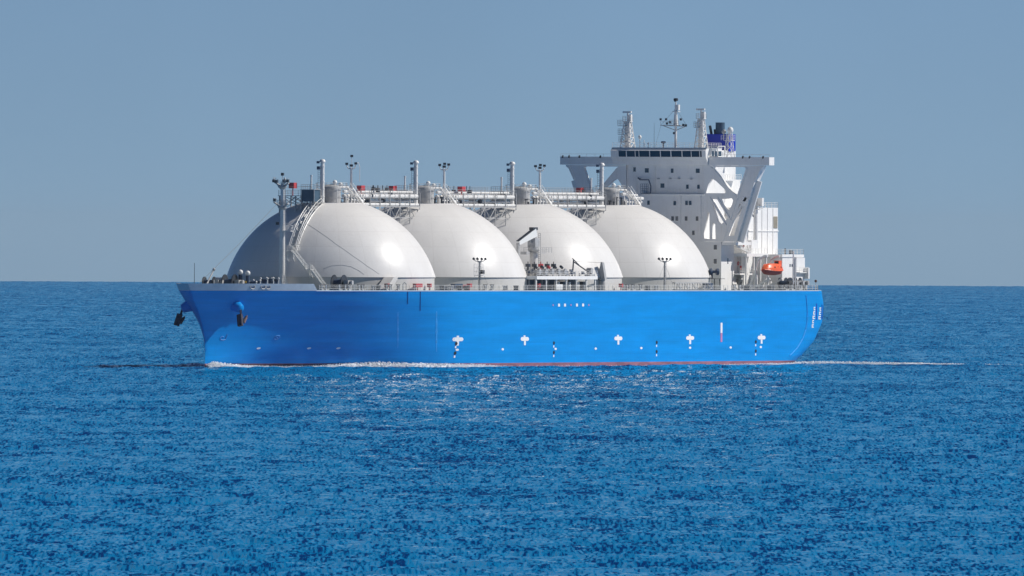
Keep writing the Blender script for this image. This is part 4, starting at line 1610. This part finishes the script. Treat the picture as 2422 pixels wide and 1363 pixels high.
for a_, b_ in edges_px:
    y0, y1 = -10.29 + (a_ - 1470) * 0.1007, -10.29 + (b_ - 1470) * 0.1007
    mb = MB()
    zl, zh = 45.0, 46.3
    xl, xh = -103.88, -103.69
    k = len(mb.v)
    mb.v += [(xl + .04, y0, zl), (xl + .04, y1, zl), (xh + .04, y1, zh), (xh + .04, y0, zh),
             (xl - .1, y0, zl), (xl - .1, y1, zl), (xh - .1, y1, zh), (xh - .1, y0, zh)]
    for q in ((0, 1, 2, 3), (0, 4, 5, 1), (1, 5, 6, 2), (2, 6, 7, 3), (3, 7, 4, 0)):
        mb.quad(*[k + i for i in q])
    mb.build('bridge_window', 'glass', wh)
mb = MB()
for a_ in (-107.4, -109.6, -111.4):
    mb.box(a_ - .8, a_ + .8, 10.48, 10.54, 45.0, 46.3)
mb.build('side_window', 'glass', wh)
mb = MB()
mb.rail([(-104.4, -12.0, 46.95), (-104.4, 10.4, 46.95), (-112.4, 10.4, 46.95)], step=1.3)
mb.box(-112.6, -104.3, -12.2, 10.6, 46.95, 47.05)
mb.build('roof_rail', 'pipe_white', wh)
mb = MB()
mb.box(-110.0, -106.0, 10.6, 12.4, 45.05, 45.2)
mb.box(-110.0, -106.0, 10.6, 12.4, 47.3, 47.45)
for x, y in ((-106.1, 12.3), (-109.9, 12.3), (-106.1, 10.8)):
    mb.beam((x, y, 45.1), (x, y, 47.4), .2, .2)
mb.build('wing_shelter', 'paint_white', wh)


def lattice(mb, c, z0, z1, w0, w1, n=5, r=0.11):
    cs = []
    for i in range(n + 1):
        t = i / n
        w_ = w0 + (w1 - w0) * t
        z = z0 + (z1 - z0) * t
        cs.append([Vector((c[0] + sx * w_ / 2, c[1] + sy * w_ / 2, z)) for sx, sy in ((-1, -1), (1, -1), (1, 1), (-1, 1))])
    for i in range(n):
        for q in range(4):
            mb.cyl(cs[i][q], cs[i + 1][q], r, n=6)
            mb.cyl(cs[i][q], cs[i + 1][(q + 1) % 4], r * .6, n=5)
            mb.cyl(cs[i + 1][q], cs[i + 1][(q + 1) % 4], r * .6, n=5)


# radar towers and signal mast on the roof
def radar_tower(x, y, ztop, wb, lab, platforms):
    mb = MB()
    lattice(mb, (x, y), 47.0, ztop - 2.1, wb, wb * 0.48, 5, 0.13)
    mb.box(x - wb * .2, x + wb * .2, y - wb * .2, y + wb * .2, 47.0, ztop - 2.2)
    o = mb.build('radar_tower', 'pipe_white', ship, label=lab)
    mb = MB()
    mb.box(x - .7, x + .7, y - .9, y + .9, ztop - 2.1, ztop - 1.95)
    mb.rail([(x + .7, y - .9, ztop - 2), (x + .7, y + .9, ztop - 2), (x - .7, y + .9, ztop - 2), (x - .7, y - .9, ztop - 2), (x + .7, y - .9, ztop - 2)], step=.6)
    mb.box(x - .35, x + .35, y + .1, y + .9, ztop - 1.95, ztop - .5)
    mb.build('radar_platform', 'pipe_white', o)
    mb = MB()
    mb.cyl((x, y, ztop - 2), (x, y, ztop - .2), .22, n=8)
    mb.obox(Vector((x, y - .15, ztop)), Vector((.25, .97, 0)), Vector((-.97, .25, 0)), Vector((0, 0, 1)), 1.15, .16, .2)
    mb.build('radar_scanner', 'paint_white', o)
    for zz, wd in platforms:
        mb = MB()
        mb.box(x - .8, x + .8, y - wb * .5 - wd, y + .2, zz, zz + .1)
        ring = [(x + .8, y - wb * .4, zz + .1), (x + .8, y - wb * .5 - wd, zz + .1), (x - .8, y - wb * .5 - wd, zz + .1), (x - .8, y - wb * .4, zz + .1)]
        mb.rail(ring, h=1.2, step=.6)
        mb.build('tower_platform', 'steel_grey', o)
    return o


radar_tower(-109.0, -10.4, 54.75, 2.5, 'white radar tower at the starboard end of the bridge roof', ((48.2, .5), (49.8, .7), (51.7, .8)))
radar_tower(-111.5, 6.0, 55.4, 2.2, 'white radar tower between the signal mast and the funnel', ((51.4, .3),))
mb = MB()
sx_, sy_ = -110.0, 0.6
mb.cyl((sx_, sy_, 47), (sx_, sy_, 51.8), 0.30, 0.27, n=10)
mb.cyl((sx_, sy_, 51.8), (sx_, sy_, 56.2), 0.55, 0.2, n=10)
mb.cyl((sx_, sy_, 56.2), (sx_, sy_, 57.2), 0.14, n=8)
sm = mb.build('signal_mast', 'pipe_white', ship, label='tall signal mast with a wide yard on the bridge roof')
mb = MB()
mb.beam((sx_, sy_ - 3.6, 51.9), (sx_, sy_ + 2.6, 51.7), .3, .16)
mb.beam((sx_, sy_ - 3.2, 51.9), (sx_, sy_, 50.8), .14, .14)
mb.beam((sx_, sy_ + 2.4, 51.7), (sx_, sy_, 50.8), .14, .14)
mb.box(sx_ - .9, sx_ + .9, sy_ - 1.1, sy_ + 1.1, 51.85, 51.95)
mb.rail([(sx_ + .9, sy_ - 1.1, 51.95), (sx_ + .9, sy_ + 1.1, 51.95)], step=.5)
mb.rail([(sx_, sy_ - 3.6, 51.9), (sx_, sy_ - 1.2, 51.9)], h=.8, step=.8, rows=1)
mb.build('yard', 'steel_grey', sm)
mb = MB()
for y, z in ((-2.2, 53.2), (-1.3, 52.6), (1.3, 53.2), (1.9, 52.0), (-.1, 57.3), (.15, 57.5), (-2.0, 52.3), (-.3, 50.2), (2.5, 51.9), (-3.5, 53.2)):
    mb.obox(Vector((sx_ + .2, sy_ + y, z)), Vector((1, 0, 0)), Vector((0, 1, 0)), Vector((0, 0, 1)), .18, .2, .24)
mb.cyl((sx_ - .1, sy_ - .4, 57.5), (sx_ + .1, sy_ + .4, 57.5), .32, n=8)
mb.build('signal_lamp', 'dark_steel', sm)
mb = MB()
mb.box(sx_ - .4, sx_ + .4, sy_ - .1, sy_ + .8, 55.2, 56.4)
mb.box(sx_ - .6, sx_ + .6, sy_ - .6, sy_ + .8, 54.8, 54.95)
mb.build('mast_top_platform', 'pipe_white', sm)
mb = MB()
mb.cyl((sx_, sy_, 55.6), (sx_, sy_ - 3.5, 52), .025, n=4)
mb.cyl((sx_, sy_, 55.6), (sx_, sy_ + 2.5, 52), .025, n=4)
mb.cyl((sx_, sy_ - 3.5, 52), (sx_ + 1, sy_ - 4.5, 47), .02, n=4)
mb.build('halyard', 'wire', sm)
for x, y, zt_, r_ in ((-107, -6.6, 49.3, .38), (-107, -5.6, 48.5, .12), (-107, -4.6, 47.9, .2)):
    mb = MB()
    mb.cyl((x, y, 47), (x, y, zt_ - .2), .1, n=6)
    mb.ball((x, y, zt_), r_, 10, 1.2)
    mb.build('roof_antenna', 'paint_white', ship, smooth='auto')
mb = MB()
mb.cyl((-107, -3.2, 47), (-107, -3.2, 52.4), .05, .02, n=5)
mb.build('whip_antenna', 'wire', ship)
mb = MB()
mb.cyl((-107, -1.0, 47), (-107, -1.0, 47.9), .16, n=8)
mb.lathe((-107, -1.0, 47.9), [(.2, 0), (.55, .15), (.5, .5), (0, .55)], 12)
mb.build('roof_searchlight', 'navy_gear', ship)

# ------------------------------------------------------------------ casing, funnel, after houses
mb = MB()
mb.box(-139.7, -126.5, -12.0, 12.0, 16.0, 34.1)
mb.box(-126.5, -120.0, -12.0, 12.0, 16.0, 32.2)
mb.box(-138.4, -124.0, -5.5, 2.4, 32.2, 46.6)
mb.box(-136.0, -121.0, 2.4, 4.6, 34.1, 40.2)
cas = mb.build('engine_casing', 'house_white', ship, label='tall white engine casing behind the bridge tower')
mb = MB()
for x in (-128, -131, -134, -137):
    mb.box(x - .12, x + .12, 12.0, 12.12, 24.0, 34.0)
mb.box(-139.8, -120, 12.0, 12.2, 28.9, 29.1)
mb.rail([(-126.5, 12, 34.1), (-139.6, 12, 34.1), (-139.6, -12, 34.1)], step=1.5)
mb.rail([(-120, 11.9, 32.2), (-126.5, 11.9, 32.2)], step=1.5)
mb.build('casing_stiffener', 'house_white', cas)
mb = MB()
mb.box(-139.2, -136.9, 12.0, 12.1, 29.6, 32.2)
for q in range(10):
    mb.box(-139.2, -136.9, 12.1, 12.2, 29.7 + q * .25, 29.82 + q * .25)
mb.build('vent_louvre', 'louvre', cas)
mb = MB()
mb.box(-132.0, -122.0, 4.6, 6.6, 39.9, 40.2)
mb.rail([(-122, 6.6, 40.2), (-132, 6.6, 40.2)], step=1.2)
mb.cyl((-125, 3.6, 34), (-125, 3.6, 45.2), .55, n=12)
mb.cyl((-128, 3.4, 34), (-128, 3.4, 46.2), .7, n=12)
mb.stair((-123, 5.2, 40), (-128, 5.2, 36), .7, (0, 1, 0))
mb.build('casing_platform', 'house_white', cas)
mb = MB()
mb.prism([(-134.2, 46.4), (-134.0, 50.1), (-137.6, 50.1), (-137.6, 46.4)], 1, -2.8, 2.7)
mb.box(-134.8, -133.8, -2.95, 2.8, 49.85, 50.15)
fn = mb.build('funnel', 'funnel_blue', ship, label='dark blue funnel behind the bridge')
mb = MB()
mb.cyl((-135.6, -0.1, 50.0), (-135.6, -0.1, 52.7), 1.02, n=18)
mb.build('uptake', 'stack_grey', fn, smooth='auto')
mb = MB()
mb.cyl((-135.0, -1.9, 50.0), (-135.0, -2.3, 52.0), .3, n=10)
mb.cyl((-135.8, -1.4, 50.0), (-135.8, -1.5, 51.2), .25, n=10)
mb.build('exhaust_pipe', 'dark_steel', fn, smooth='auto')
# satellite dome tower beside the funnel
mb = MB()
lattice(mb, (-120.0, 9.0), 43.4, 50.2, 1.9, 0.9, 5, .085)
mb.box(-120.9, -119.1, 8.1, 9.9, 48.6, 48.7)
mb.rail([(-119.1, 7.4, 48.7), (-119.1, 9.9, 48.7), (-120.9, 9.9, 48.7)], step=.6)
mb.box(-120.8, -117.0, 7.2, 10.8, 43.25, 43.4)
sd = mb.build('satellite_tower', 'pipe_white', ship, label='lattice tower with a white satellite dome in front of the funnel')
mb = MB()
mb.ball((-120.0, 9.2, 50.9), .68, 14, 1.15)
mb.build('satellite_dome', 'paint_white', sd, smooth=True)
mb = MB()
mb.cyl((-120.0, 7.6, 48.7), (-120.0, 7.6, 50.6), .12, n=6)
mb.ball((-120.0, 7.7, 50.6), .5, 10)
mb.build('small_antenna', 'steel_grey', sd)
# after signal mast by the casing
mb = MB()
ax_, ay_ = -124.0, 13.6
mb.cyl((ax_, ay_, 24), (ax_, ay_, 37.0), .55, .42, n=12)
mb.box(ax_ - .8, ax_ + .8, ay_ - 1.0, ay_ + 1.2, 33.6, 33.75)
mb.rail([(ax_ + .8, ay_ - 1, 33.75), (ax_ + .8, ay_ + 1.2, 33.75), (ax_ - .8, ay_ + 1.2, 33.75)], step=.5)
mb.cyl((ax_, ay_, 37), (ax_, ay_, 38.2), .6, .4, n=10)
am = mb.build('after_mast', 'pipe_white', ship, smooth='auto', label='thick white after mast beside the casing')
mb = MB()
mb.box(ax_ - .4, ax_ + .4, ay_ - .5, ay_ + .5, 38.1, 38.8)
mb.cyl((ax_, ay_, 38.4), (ax_, ay_, 39.0), .55, n=10)
mb.box(ax_ + .4, ax_ + .9, ay_ - 1.0, ay_ - .4, 36.2, 36.9)
mb.build('after_mast_lamp', 'dark_steel', am)
mb = MB()
mb.box(ax_ - .5, ax_ + .5, ay_ + .6, ay_ + 1.7, 34.4, 36.2)
mb.prism([(ay_ - 2.6, 33.2), (ay_ - .3, 32.0), (ay_ - 2.2, 34.8)], 0, ax_ - .6, ax_ + .6)
mb.build('mast_locker', 'house_white', am)

# boat deck, after house
mb = MB()
mb.box(-124.0, -112.5, 11.05, 16.6, 23.4, 24.1)
mb.box(-124.0, -112.5, -16.6, -11.05, 23.4, 24.1)
mb.box(-120.4, -112.5, 11.05, 15.0, 19.4, 19.75)
bd = mb.build('boat_deck', 'house_white', ship, label='white boat deck over the lifeboat')
mb = MB()
for x in (-113.0, -117.0, -120.6, -123.6):
    mb.beam((x, 16.2, 16), (x, 16.2, 23.4), .35, .35)
mb.beam((-112.6, 13.9, 25.8), (-115.6, 16.0, 24.1), .9, .5)
mb.prism([(-112.5, 16.0), (-112.5, 19.4), (-116.0, 16.0)], 1, 12.4, 13.4)
mb.stair((-113.4, 15.0, 29.4), (-117.0, 15.0, 24.1), .8, (0, 1, 0))
mb.build('deck_pillar', 'house_white', bd)
mb = MB()
mb.rail([(-112.6, 16.5, 24.1), (-124, 16.5, 24.1)], step=1.5)
mb.rail([(-112.6, 14.9, 19.75), (-120.4, 14.9, 19.75)], step=1.3)
mb.build('boat_deck_rail', 'paint_white', bd)
mb = MB()
mb.box(-117.8, -115.4, 12.4, 14.2, 24.1, 28.2)
mb.box(-121.8, -118.6, 12.2, 15.0, 24.1, 27.0)
mb.build('deck_locker', 'house_white', bd)
mb = MB()
mb.box(-116.4, -115.8, 14.25, 14.5, 25.6, 26.0)
mb.build('alarm_box', 'red_box', bd)
mb = MB()
for i in range(12):
    t0, t1 = 2 * math.pi * i / 12, 2 * math.pi * (i + 1) / 12
    mb.cyl((-114.2 + .36 * math.cos(t0), 13.8, 21.9 + .36 * math.sin(t0)), (-114.2 + .36 * math.cos(t1), 13.8, 21.9 + .36 * math.sin(t1)), .1, n=6, cap=False)
mb.build('life_ring', 'red_box', bd)
mb = MB()
mb.cyl((-117.4, 13.0, 20.5), (-117.4, 13.0, 21.4), .25, n=8)
mb.build('extinguisher', 'red_box', bd)
for x, y, w_, h_ in ((-114.5, 12.2, .9, 2.2), (-118.5, 12.2, 1.1, 2.4), (-116.3, 14.2, .5, 1.2), (-120.0, 14.8, .5, 1.4), (-122.0, 15.0, .6, 1.0)):
    mb = MB()
    mb.box(x - w_, x + w_, y - .3, y + .3, 16, 16 + h_)
    mb.cyl((x, y + .3, 16 + h_ * .6), (x, y + .5, 16 + h_ * .6), .3, n=10)
    mb.build('deck_machinery', 'steel_grey', bd)
for x, y, w_, h_ in ((-116.2, 16.8, .9, 3.4), (-118.4, 17.2, .5, 1.4), (-113.6, 17.2, .4, 1.2), (-121.0, 17.4, .5, 2.4), (-123.2, 17.6, .8, 1.6)):
    mb = MB()
    mb.box(x - w_, x + w_, y - .5, y + .5, 16, 16 + h_)
    mb.cyl((x, y, 16 + h_), (x, y, 16.5 + h_), .3, n=8)
    mb.build('deck_ventilator', 'paint_white', bd)

mb = MB()
mb.box(-138.6, -127.6, -18.4, 18.4, 16.0, 23.3)
mb.box(-139.0, -127.0, -18.6, 18.6, 23.3, 23.9)
mb.box(-138.8, -134.2, 18.4, 18.9, 16.0, 23.2)
ah = mb.build('after_house', 'house_white', ship, label='low white after house on the stern deck')
mb = MB()
mb.rail([(-127.2, 18.5, 23.9), (-138.9, 18.5, 23.9), (-138.9, -18.5, 23.9)], step=1.5)
mb.rail([(-134.2, 19.6, 20.0), (-139.2, 19.6, 20.0)], step=.9)
mb.box(-139.3, -134.2, 18.9, 19.7, 19.85, 20.0)
mb.box(-138.9, -138.2, 18.9, 20.0, 18.6, 21.0)
mb.build('after_house_rail', 'paint_white', ah)
mb = MB()
mb.box(-130.0, -129.0, 18.4, 18.48, 16.2, 18.2)
mb.box(-136.0, -135.2, 18.9, 18.98, 16.2, 18.2)
mb.build('after_house_door', 'steel_grey', ah)
for x, y, z in ((-131.8, 18.41, 21.5), (-132.9, 18.41, 21.5)):
    mb = MB()
    mb.box(x - .25, x + .25, y - .02, y + .05, z - .3, z + .3)
    mb.build('port_light', 'glass', ah)
mb = MB()
mb.cyl((-131.0, 17.6, 23.9), (-131.0, 17.6, 25.2), .2, n=8)
mb.box(-134.3, -133.7, 17.3, 18.0, 24.0, 24.8)
mb.build('house_lamp', 'dark_steel', ah)
mb = MB()
mb.cyl((-122.4, 23.3, 16), (-122.4, 23.3, 24.6), .2, .16, n=8)
mb.cyl((-122.9, 23.6, 16), (-122.9, 23.6, 23.0), .12, n=8)
mb.build('stern_post', 'pipe_white', ship)
mb = MB()
mb.cyl((-137.0, 22.3, 16), (-137.0, 22.3, 17.9), .06, n=6)
mb.build('stern_buoy_post', 'steel_grey', ship)
bo = COL.objects[-1]
mb = MB()
mb.ball((-137.0, 22.3, 18.1), .32, 10)
mb.build('stern_buoy', 'rust', bo, smooth=True)
for i, (x, y) in enumerate(((-124.5, 21.5), (-128.0, 21.4), (-131.5, 21.0))):
    winch_o = winch(x, y - 1.2, False, 'mooring_winch', ('dark mooring winch under the lifeboat davit', 'dark mooring winch on the port quarter',
                                                    'dark mooring winch closest to the stern')[i])
mb = MB()
mb.tube([(-120, 22.6, 16.1), (-121, 22.8, 17.5), (-124, 22.8, 17.4), (-126, 22.8, 16.4)], .12, 6)
mb.tube([(-126.5, 22.6, 17.8), (-129, 22.8, 17.2), (-130.5, 22.8, 16.2)], .12, 6)
mb.build('mooring_line', 'dark_steel', ship)

# davits
for x in (-111.6, -118.2):
    mb = MB()
    mb.tube([(x, 19.0, 16), (x, 19.2, 21.0), (x, 19.8, 22.8), (x, 21.2, 23.6), (x, 21.9, 23.5)], .24, 8)
    mb.beam((x, 17.4, 16), (x, 19.2, 20.6), .35, .5)
    mb.beam((x, 17.4, 16.1), (x, 22.5, 18.6), .3, .4)
    mb.cyl((x, 21.7, 23.4), (x, 21.7, 22.5), .06, n=5)
    mb.build('davit', 'house_white', ship)

# ------------------------------------------------------------------ lifeboat (a thing of its own)
lb = bpy.data.objects.new('lifeboat', None)
COL.objects.link(lb)
lb.location = (-114.8, 21.6, 19.2)
lb['label'] = 'enclosed orange lifeboat hung in davits near the stern of the ship'
lb['category'] = 'lifeboat'


def loft(name, secs, mt, parent, label=None):
    """closed sections (list of (x, [(y,z)...])) joined along x"""
    mb = MB()
    n = len(secs[0][1])
    for x, ring in secs:
        mb.v += [(x, y, z) for y, z in ring]
    for i in range(len(secs) - 1):
        for j in range(n):
            j2 = (j + 1) % n
            mb.quad(i * n + j, i * n + j2, (i + 1) * n + j2, (i + 1) * n + j)
    mb.quad(*[n - 1 - i for i in range(n)])
    mb.quad(*[(len(secs) - 1) * n + i for i in range(n)])
    return mb.build(name, mt, parent, smooth='auto', label=label)


L2 = 4.7
secs = []
for i in range(15):
    t = -1 + 2 * i / 14
    x = L2 * t
    w_ = 1.45 * max(0.05, 1 - abs(t) ** 2.6) ** 0.7 + .05
    zk = 0.15 + 0.55 * abs(t) ** 3
    zs = 1.15 + 0.30 * t * t
    secs.append((x, [(-w_, zs), (-w_ * .95, zs * .75), (-w_ * .6, zk + .15), (0, zk), (w_ * .6, zk + .15), (w_ * .95, zs * .75), (w_, zs), (0, zs)]))
loft('boat_hull', secs, 'orange_dark', lb, 'darker red lower hull')
secs = []
for i in range(15):
    t = -1 + 2 * i / 14
    x = L2 * 1.0 * t
    w_ = 1.52 * max(0.06, 1 - abs(t) ** 2.6) ** 0.7 + .05
    zs = 1.0 + 0.30 * t * t
    hgt = 1.75 * max(0.1, 1 - abs(t) ** 4)
    secs.append((x, [(-w_, zs), (w_, zs), (w_ * 1.02, zs + .35), (w_ * .92, zs + hgt * .55), (w_ * .62, zs + hgt * .92), (0, zs + hgt), (-w_ * .62, zs + hgt * .92), (-w_ * .92, zs + hgt * .55), (-w_ * 1.02, zs + .35)]))
loft('boat_canopy', secs, 'orange', lb)
mb = MB()
mb.box(-3.9, -2.4, -.55, .55, 2.3, 3.35)
mb.build('conning_hatch', 'orange', lb)
mb = MB()
mb.box(-2.42, -2.36, -.4, .4, 2.75, 3.2)
for x in (-1.6, 0, 1.6):
    mb.box(x - .25, x + .25, 1.36, 1.44, 1.75, 2.05)
mb.build('boat_window', 'black', lb)
mb = MB()
prev = None
for i in range(15):
    t = -1 + 2 * i / 14
    w_ = 1.56 * max(0.06, 1 - abs(t) ** 2.6) ** 0.7 + .08
    p = (L2 * t, w_, 1.12 + .30 * t * t)
    if prev:
        mb.cyl(prev, p, .09, n=6)
        mb.cyl((prev[0], -prev[1], prev[2]), (p[0], -p[1], p[2]), .09, n=6)
    prev = p
mb.build('rubbing_strake', 'orange', lb)

# ------------------------------------------------------------------ foam along the hull and the wake
fmat = bpy.data.materials.new('foam')
fmat.use_nodes = True
b = fmat.node_tree.nodes['Principled BSDF']
b.inputs['Base Color'].default_value = (0.86, 0.88, 0.90, 1)
b.inputs['Roughness'].default_value = 0.85
MATS['foam'] = fmat


def foam(path, name, lab):
    """ragged crest of broken water; path rows are (x, y, width, height, density)"""
    rs = random.Random(3)
    mb = MB()
    # the crest: an uneven low ridge
    prof = ((-1.0, 0.0), (-0.6, 0.45), (-0.25, 0.85), (0.1, 1.0), (0.45, 0.7), (0.8, 0.3), (1.15, 0.0))
    for (x0, y0, w0, h0, d0), (x1, y1, w1, h1, d1) in zip(path[:-1], path[1:]):
        ln = math.hypot(x1 - x0, y1 - y0)
        nx, ny = -(y1 - y0) / ln, (x1 - x0) / ln
        nseg = max(2, int(ln / 0.28))
        prev = None
        for q in range(nseg + 1):
            t = q / nseg
            w_, h_, d_ = w0 + (w1 - w0) * t, h0 + (h1 - h0) * t, d0 + (d1 - d0) * t
            amp = max(0.0, min(1.0, d_ / 12.0 - 0.25))
            cx, cy = x0 + (x1 - x0) * t, y0 + (y1 - y0) * t
            s1 = cx + cy
            hh = h_ * amp * (0.50 + 0.28 * math.sin(s1 * 0.9) * math.sin(s1 * 0.37 + 1) + 0.22 * rs.random())
            k = len(mb.v)
            for (o_, z_) in prof:
                jx = rs.uniform(-.1, .1)
                zz = hh * z_ * rs.uniform(.75, 1.25) - (0.12 if amp < 0.05 else 0.02)
                ww = w_ * 0.55 * (0.4 + 0.6 * amp)
                mb.v.append((cx + nx * ww * o_ + jx, cy + ny * ww * o_, zz - (cx * cx + cy * cy) / (2 * R_EARTH)))
            if prev is not None and amp > 0.02:
                for j in range(len(prof) - 1):
                    mb.quad(prev + j, prev + j + 1, k + j + 1, k + j)
            prev = k
        # froth and droplets thrown off it
        cnt = int(ln * (d0 + d1) * 2.6)
        for _ in range(cnt):
            t = rs.random()
            w_ = w0 + (w1 - w0) * t
            h_ = h0 + (h1 - h0) * t
            o_ = rs.gauss(0, .5) * w_
            x, y = x0 + (x1 - x0) * t + nx * o_, y0 + (y1 - y0) * t + ny * o_
            s_ = rs.uniform(.05, .17) * (0.5 + .6 * h_)
            z = h_ * max(0, 1 - abs(o_) / (w_ * 1.6)) * rs.random() ** 1.4
            zc = z - (x * x + y * y) / (2 * R_EARTH)
            k = len(mb.v)
            for q in range(4):
                a_ = q * math.pi / 2 + rs.uniform(-.4, .4)
                r_ = s_ * rs.uniform(.7, 1.5)
                mb.v.append((x + r_ * math.cos(a_), y + r_ * math.sin(a_), zc + rs.uniform(-.3, .3) * s_))
            mb.v += [(x, y, zc + s_ * .8), (x, y, zc - s_ * .8)]
            for q in range(4):
                mb.quad(k + q, k + (q + 1) % 4, k + 4)
                mb.quad(k + (q + 1) % 4, k + q, k + 5)
    o = mb.build(name, 'foam', None, smooth=True)
    o['kind'] = 'stuff'
    o['label'] = lab
    o['category'] = 'foam'
    return o


def side_path(stations):
    return [(x, hb(x, 0.3) * 1.0 + off, w_, h_, d_) for x, off, w_, h_, d_ in stations]


foam([(128.8, 0.6, .8, .9, 26)] + side_path([(127.0, 0.8, .9, 1.35, 30), (122.0, 0.9, .8, .9, 24), (116.0, 0.7, .6, .55, 16), (110, .6, .5, .45, 10), (102, .6, .5, .4, 7),
                                          (94, .7, .6, .5, 10), (84, 1.0, .9, .9, 16), (76, 1.2, 1.1, 1.25, 22), (68, 1.2, 1.0, 1.0, 20),
                                          (60, 1.1, .9, .85, 16), (52, 1.0, .8, .75, 13), (44, .9, .8, .6, 10), (38, .7, .6, .35, 5), (30, .5, .5, .2, 1.2), (0, .5, .5, .2, .5), (-40, .4, .5, .15, .5),
                                          (-84, .4, .5, .2, 1.5), (-100, .6, .6, .3, 5), (-112, .9, .7, .35, 9), (-122, 1.2, .7, .4, 9), (-128, 1.6, .7, .4, 6)]),
     'bow_foam', 'white foam breaking along the port side waterline of the ship')
foam([(-125.5, 19.0, .9, .55, 26), (-129.5, 25.9, 1.1, .7, 30), (-134.5, 36.9, .9, .6, 24), (-139.0, 46.8, .7, .45, 17), (-142.5, 54.5, .6, .32, 10), (-146.0, 62.2, .5, .22, 4), (-152.0, 75.4, .5, .15, 1.5)],
     'wake_foam', 'white streak of wake foam trailing right from the stern')

# ------------------------------------------------------------------ sea air: thin even haze over the whole scene
mb = MB()
mb.box(-31000.0, 35500.0, -31000.0, 33500.0, -110.0, 62.0)
hz = bpy.data.materials.new('haze_air')
hz.use_nodes = True
t = hz.node_tree
t.nodes.remove(t.nodes['Principled BSDF'])
pv = t.nodes.new('ShaderNodeVolumePrincipled')
pv.inputs['Color'].default_value = (0.70, 0.85, 1.0, 1)
pv.inputs['Density'].default_value = 8e-6
t.links.new(pv.outputs[0], t.nodes['Material Output'].inputs['Volume'])
MATS['haze_air'] = hz
ho = mb.build('haze', 'haze_air', None)
ho['kind'] = 'stuff'
ho['label'] = 'thin even sea haze over the whole scene'
ho['category'] = 'haze'
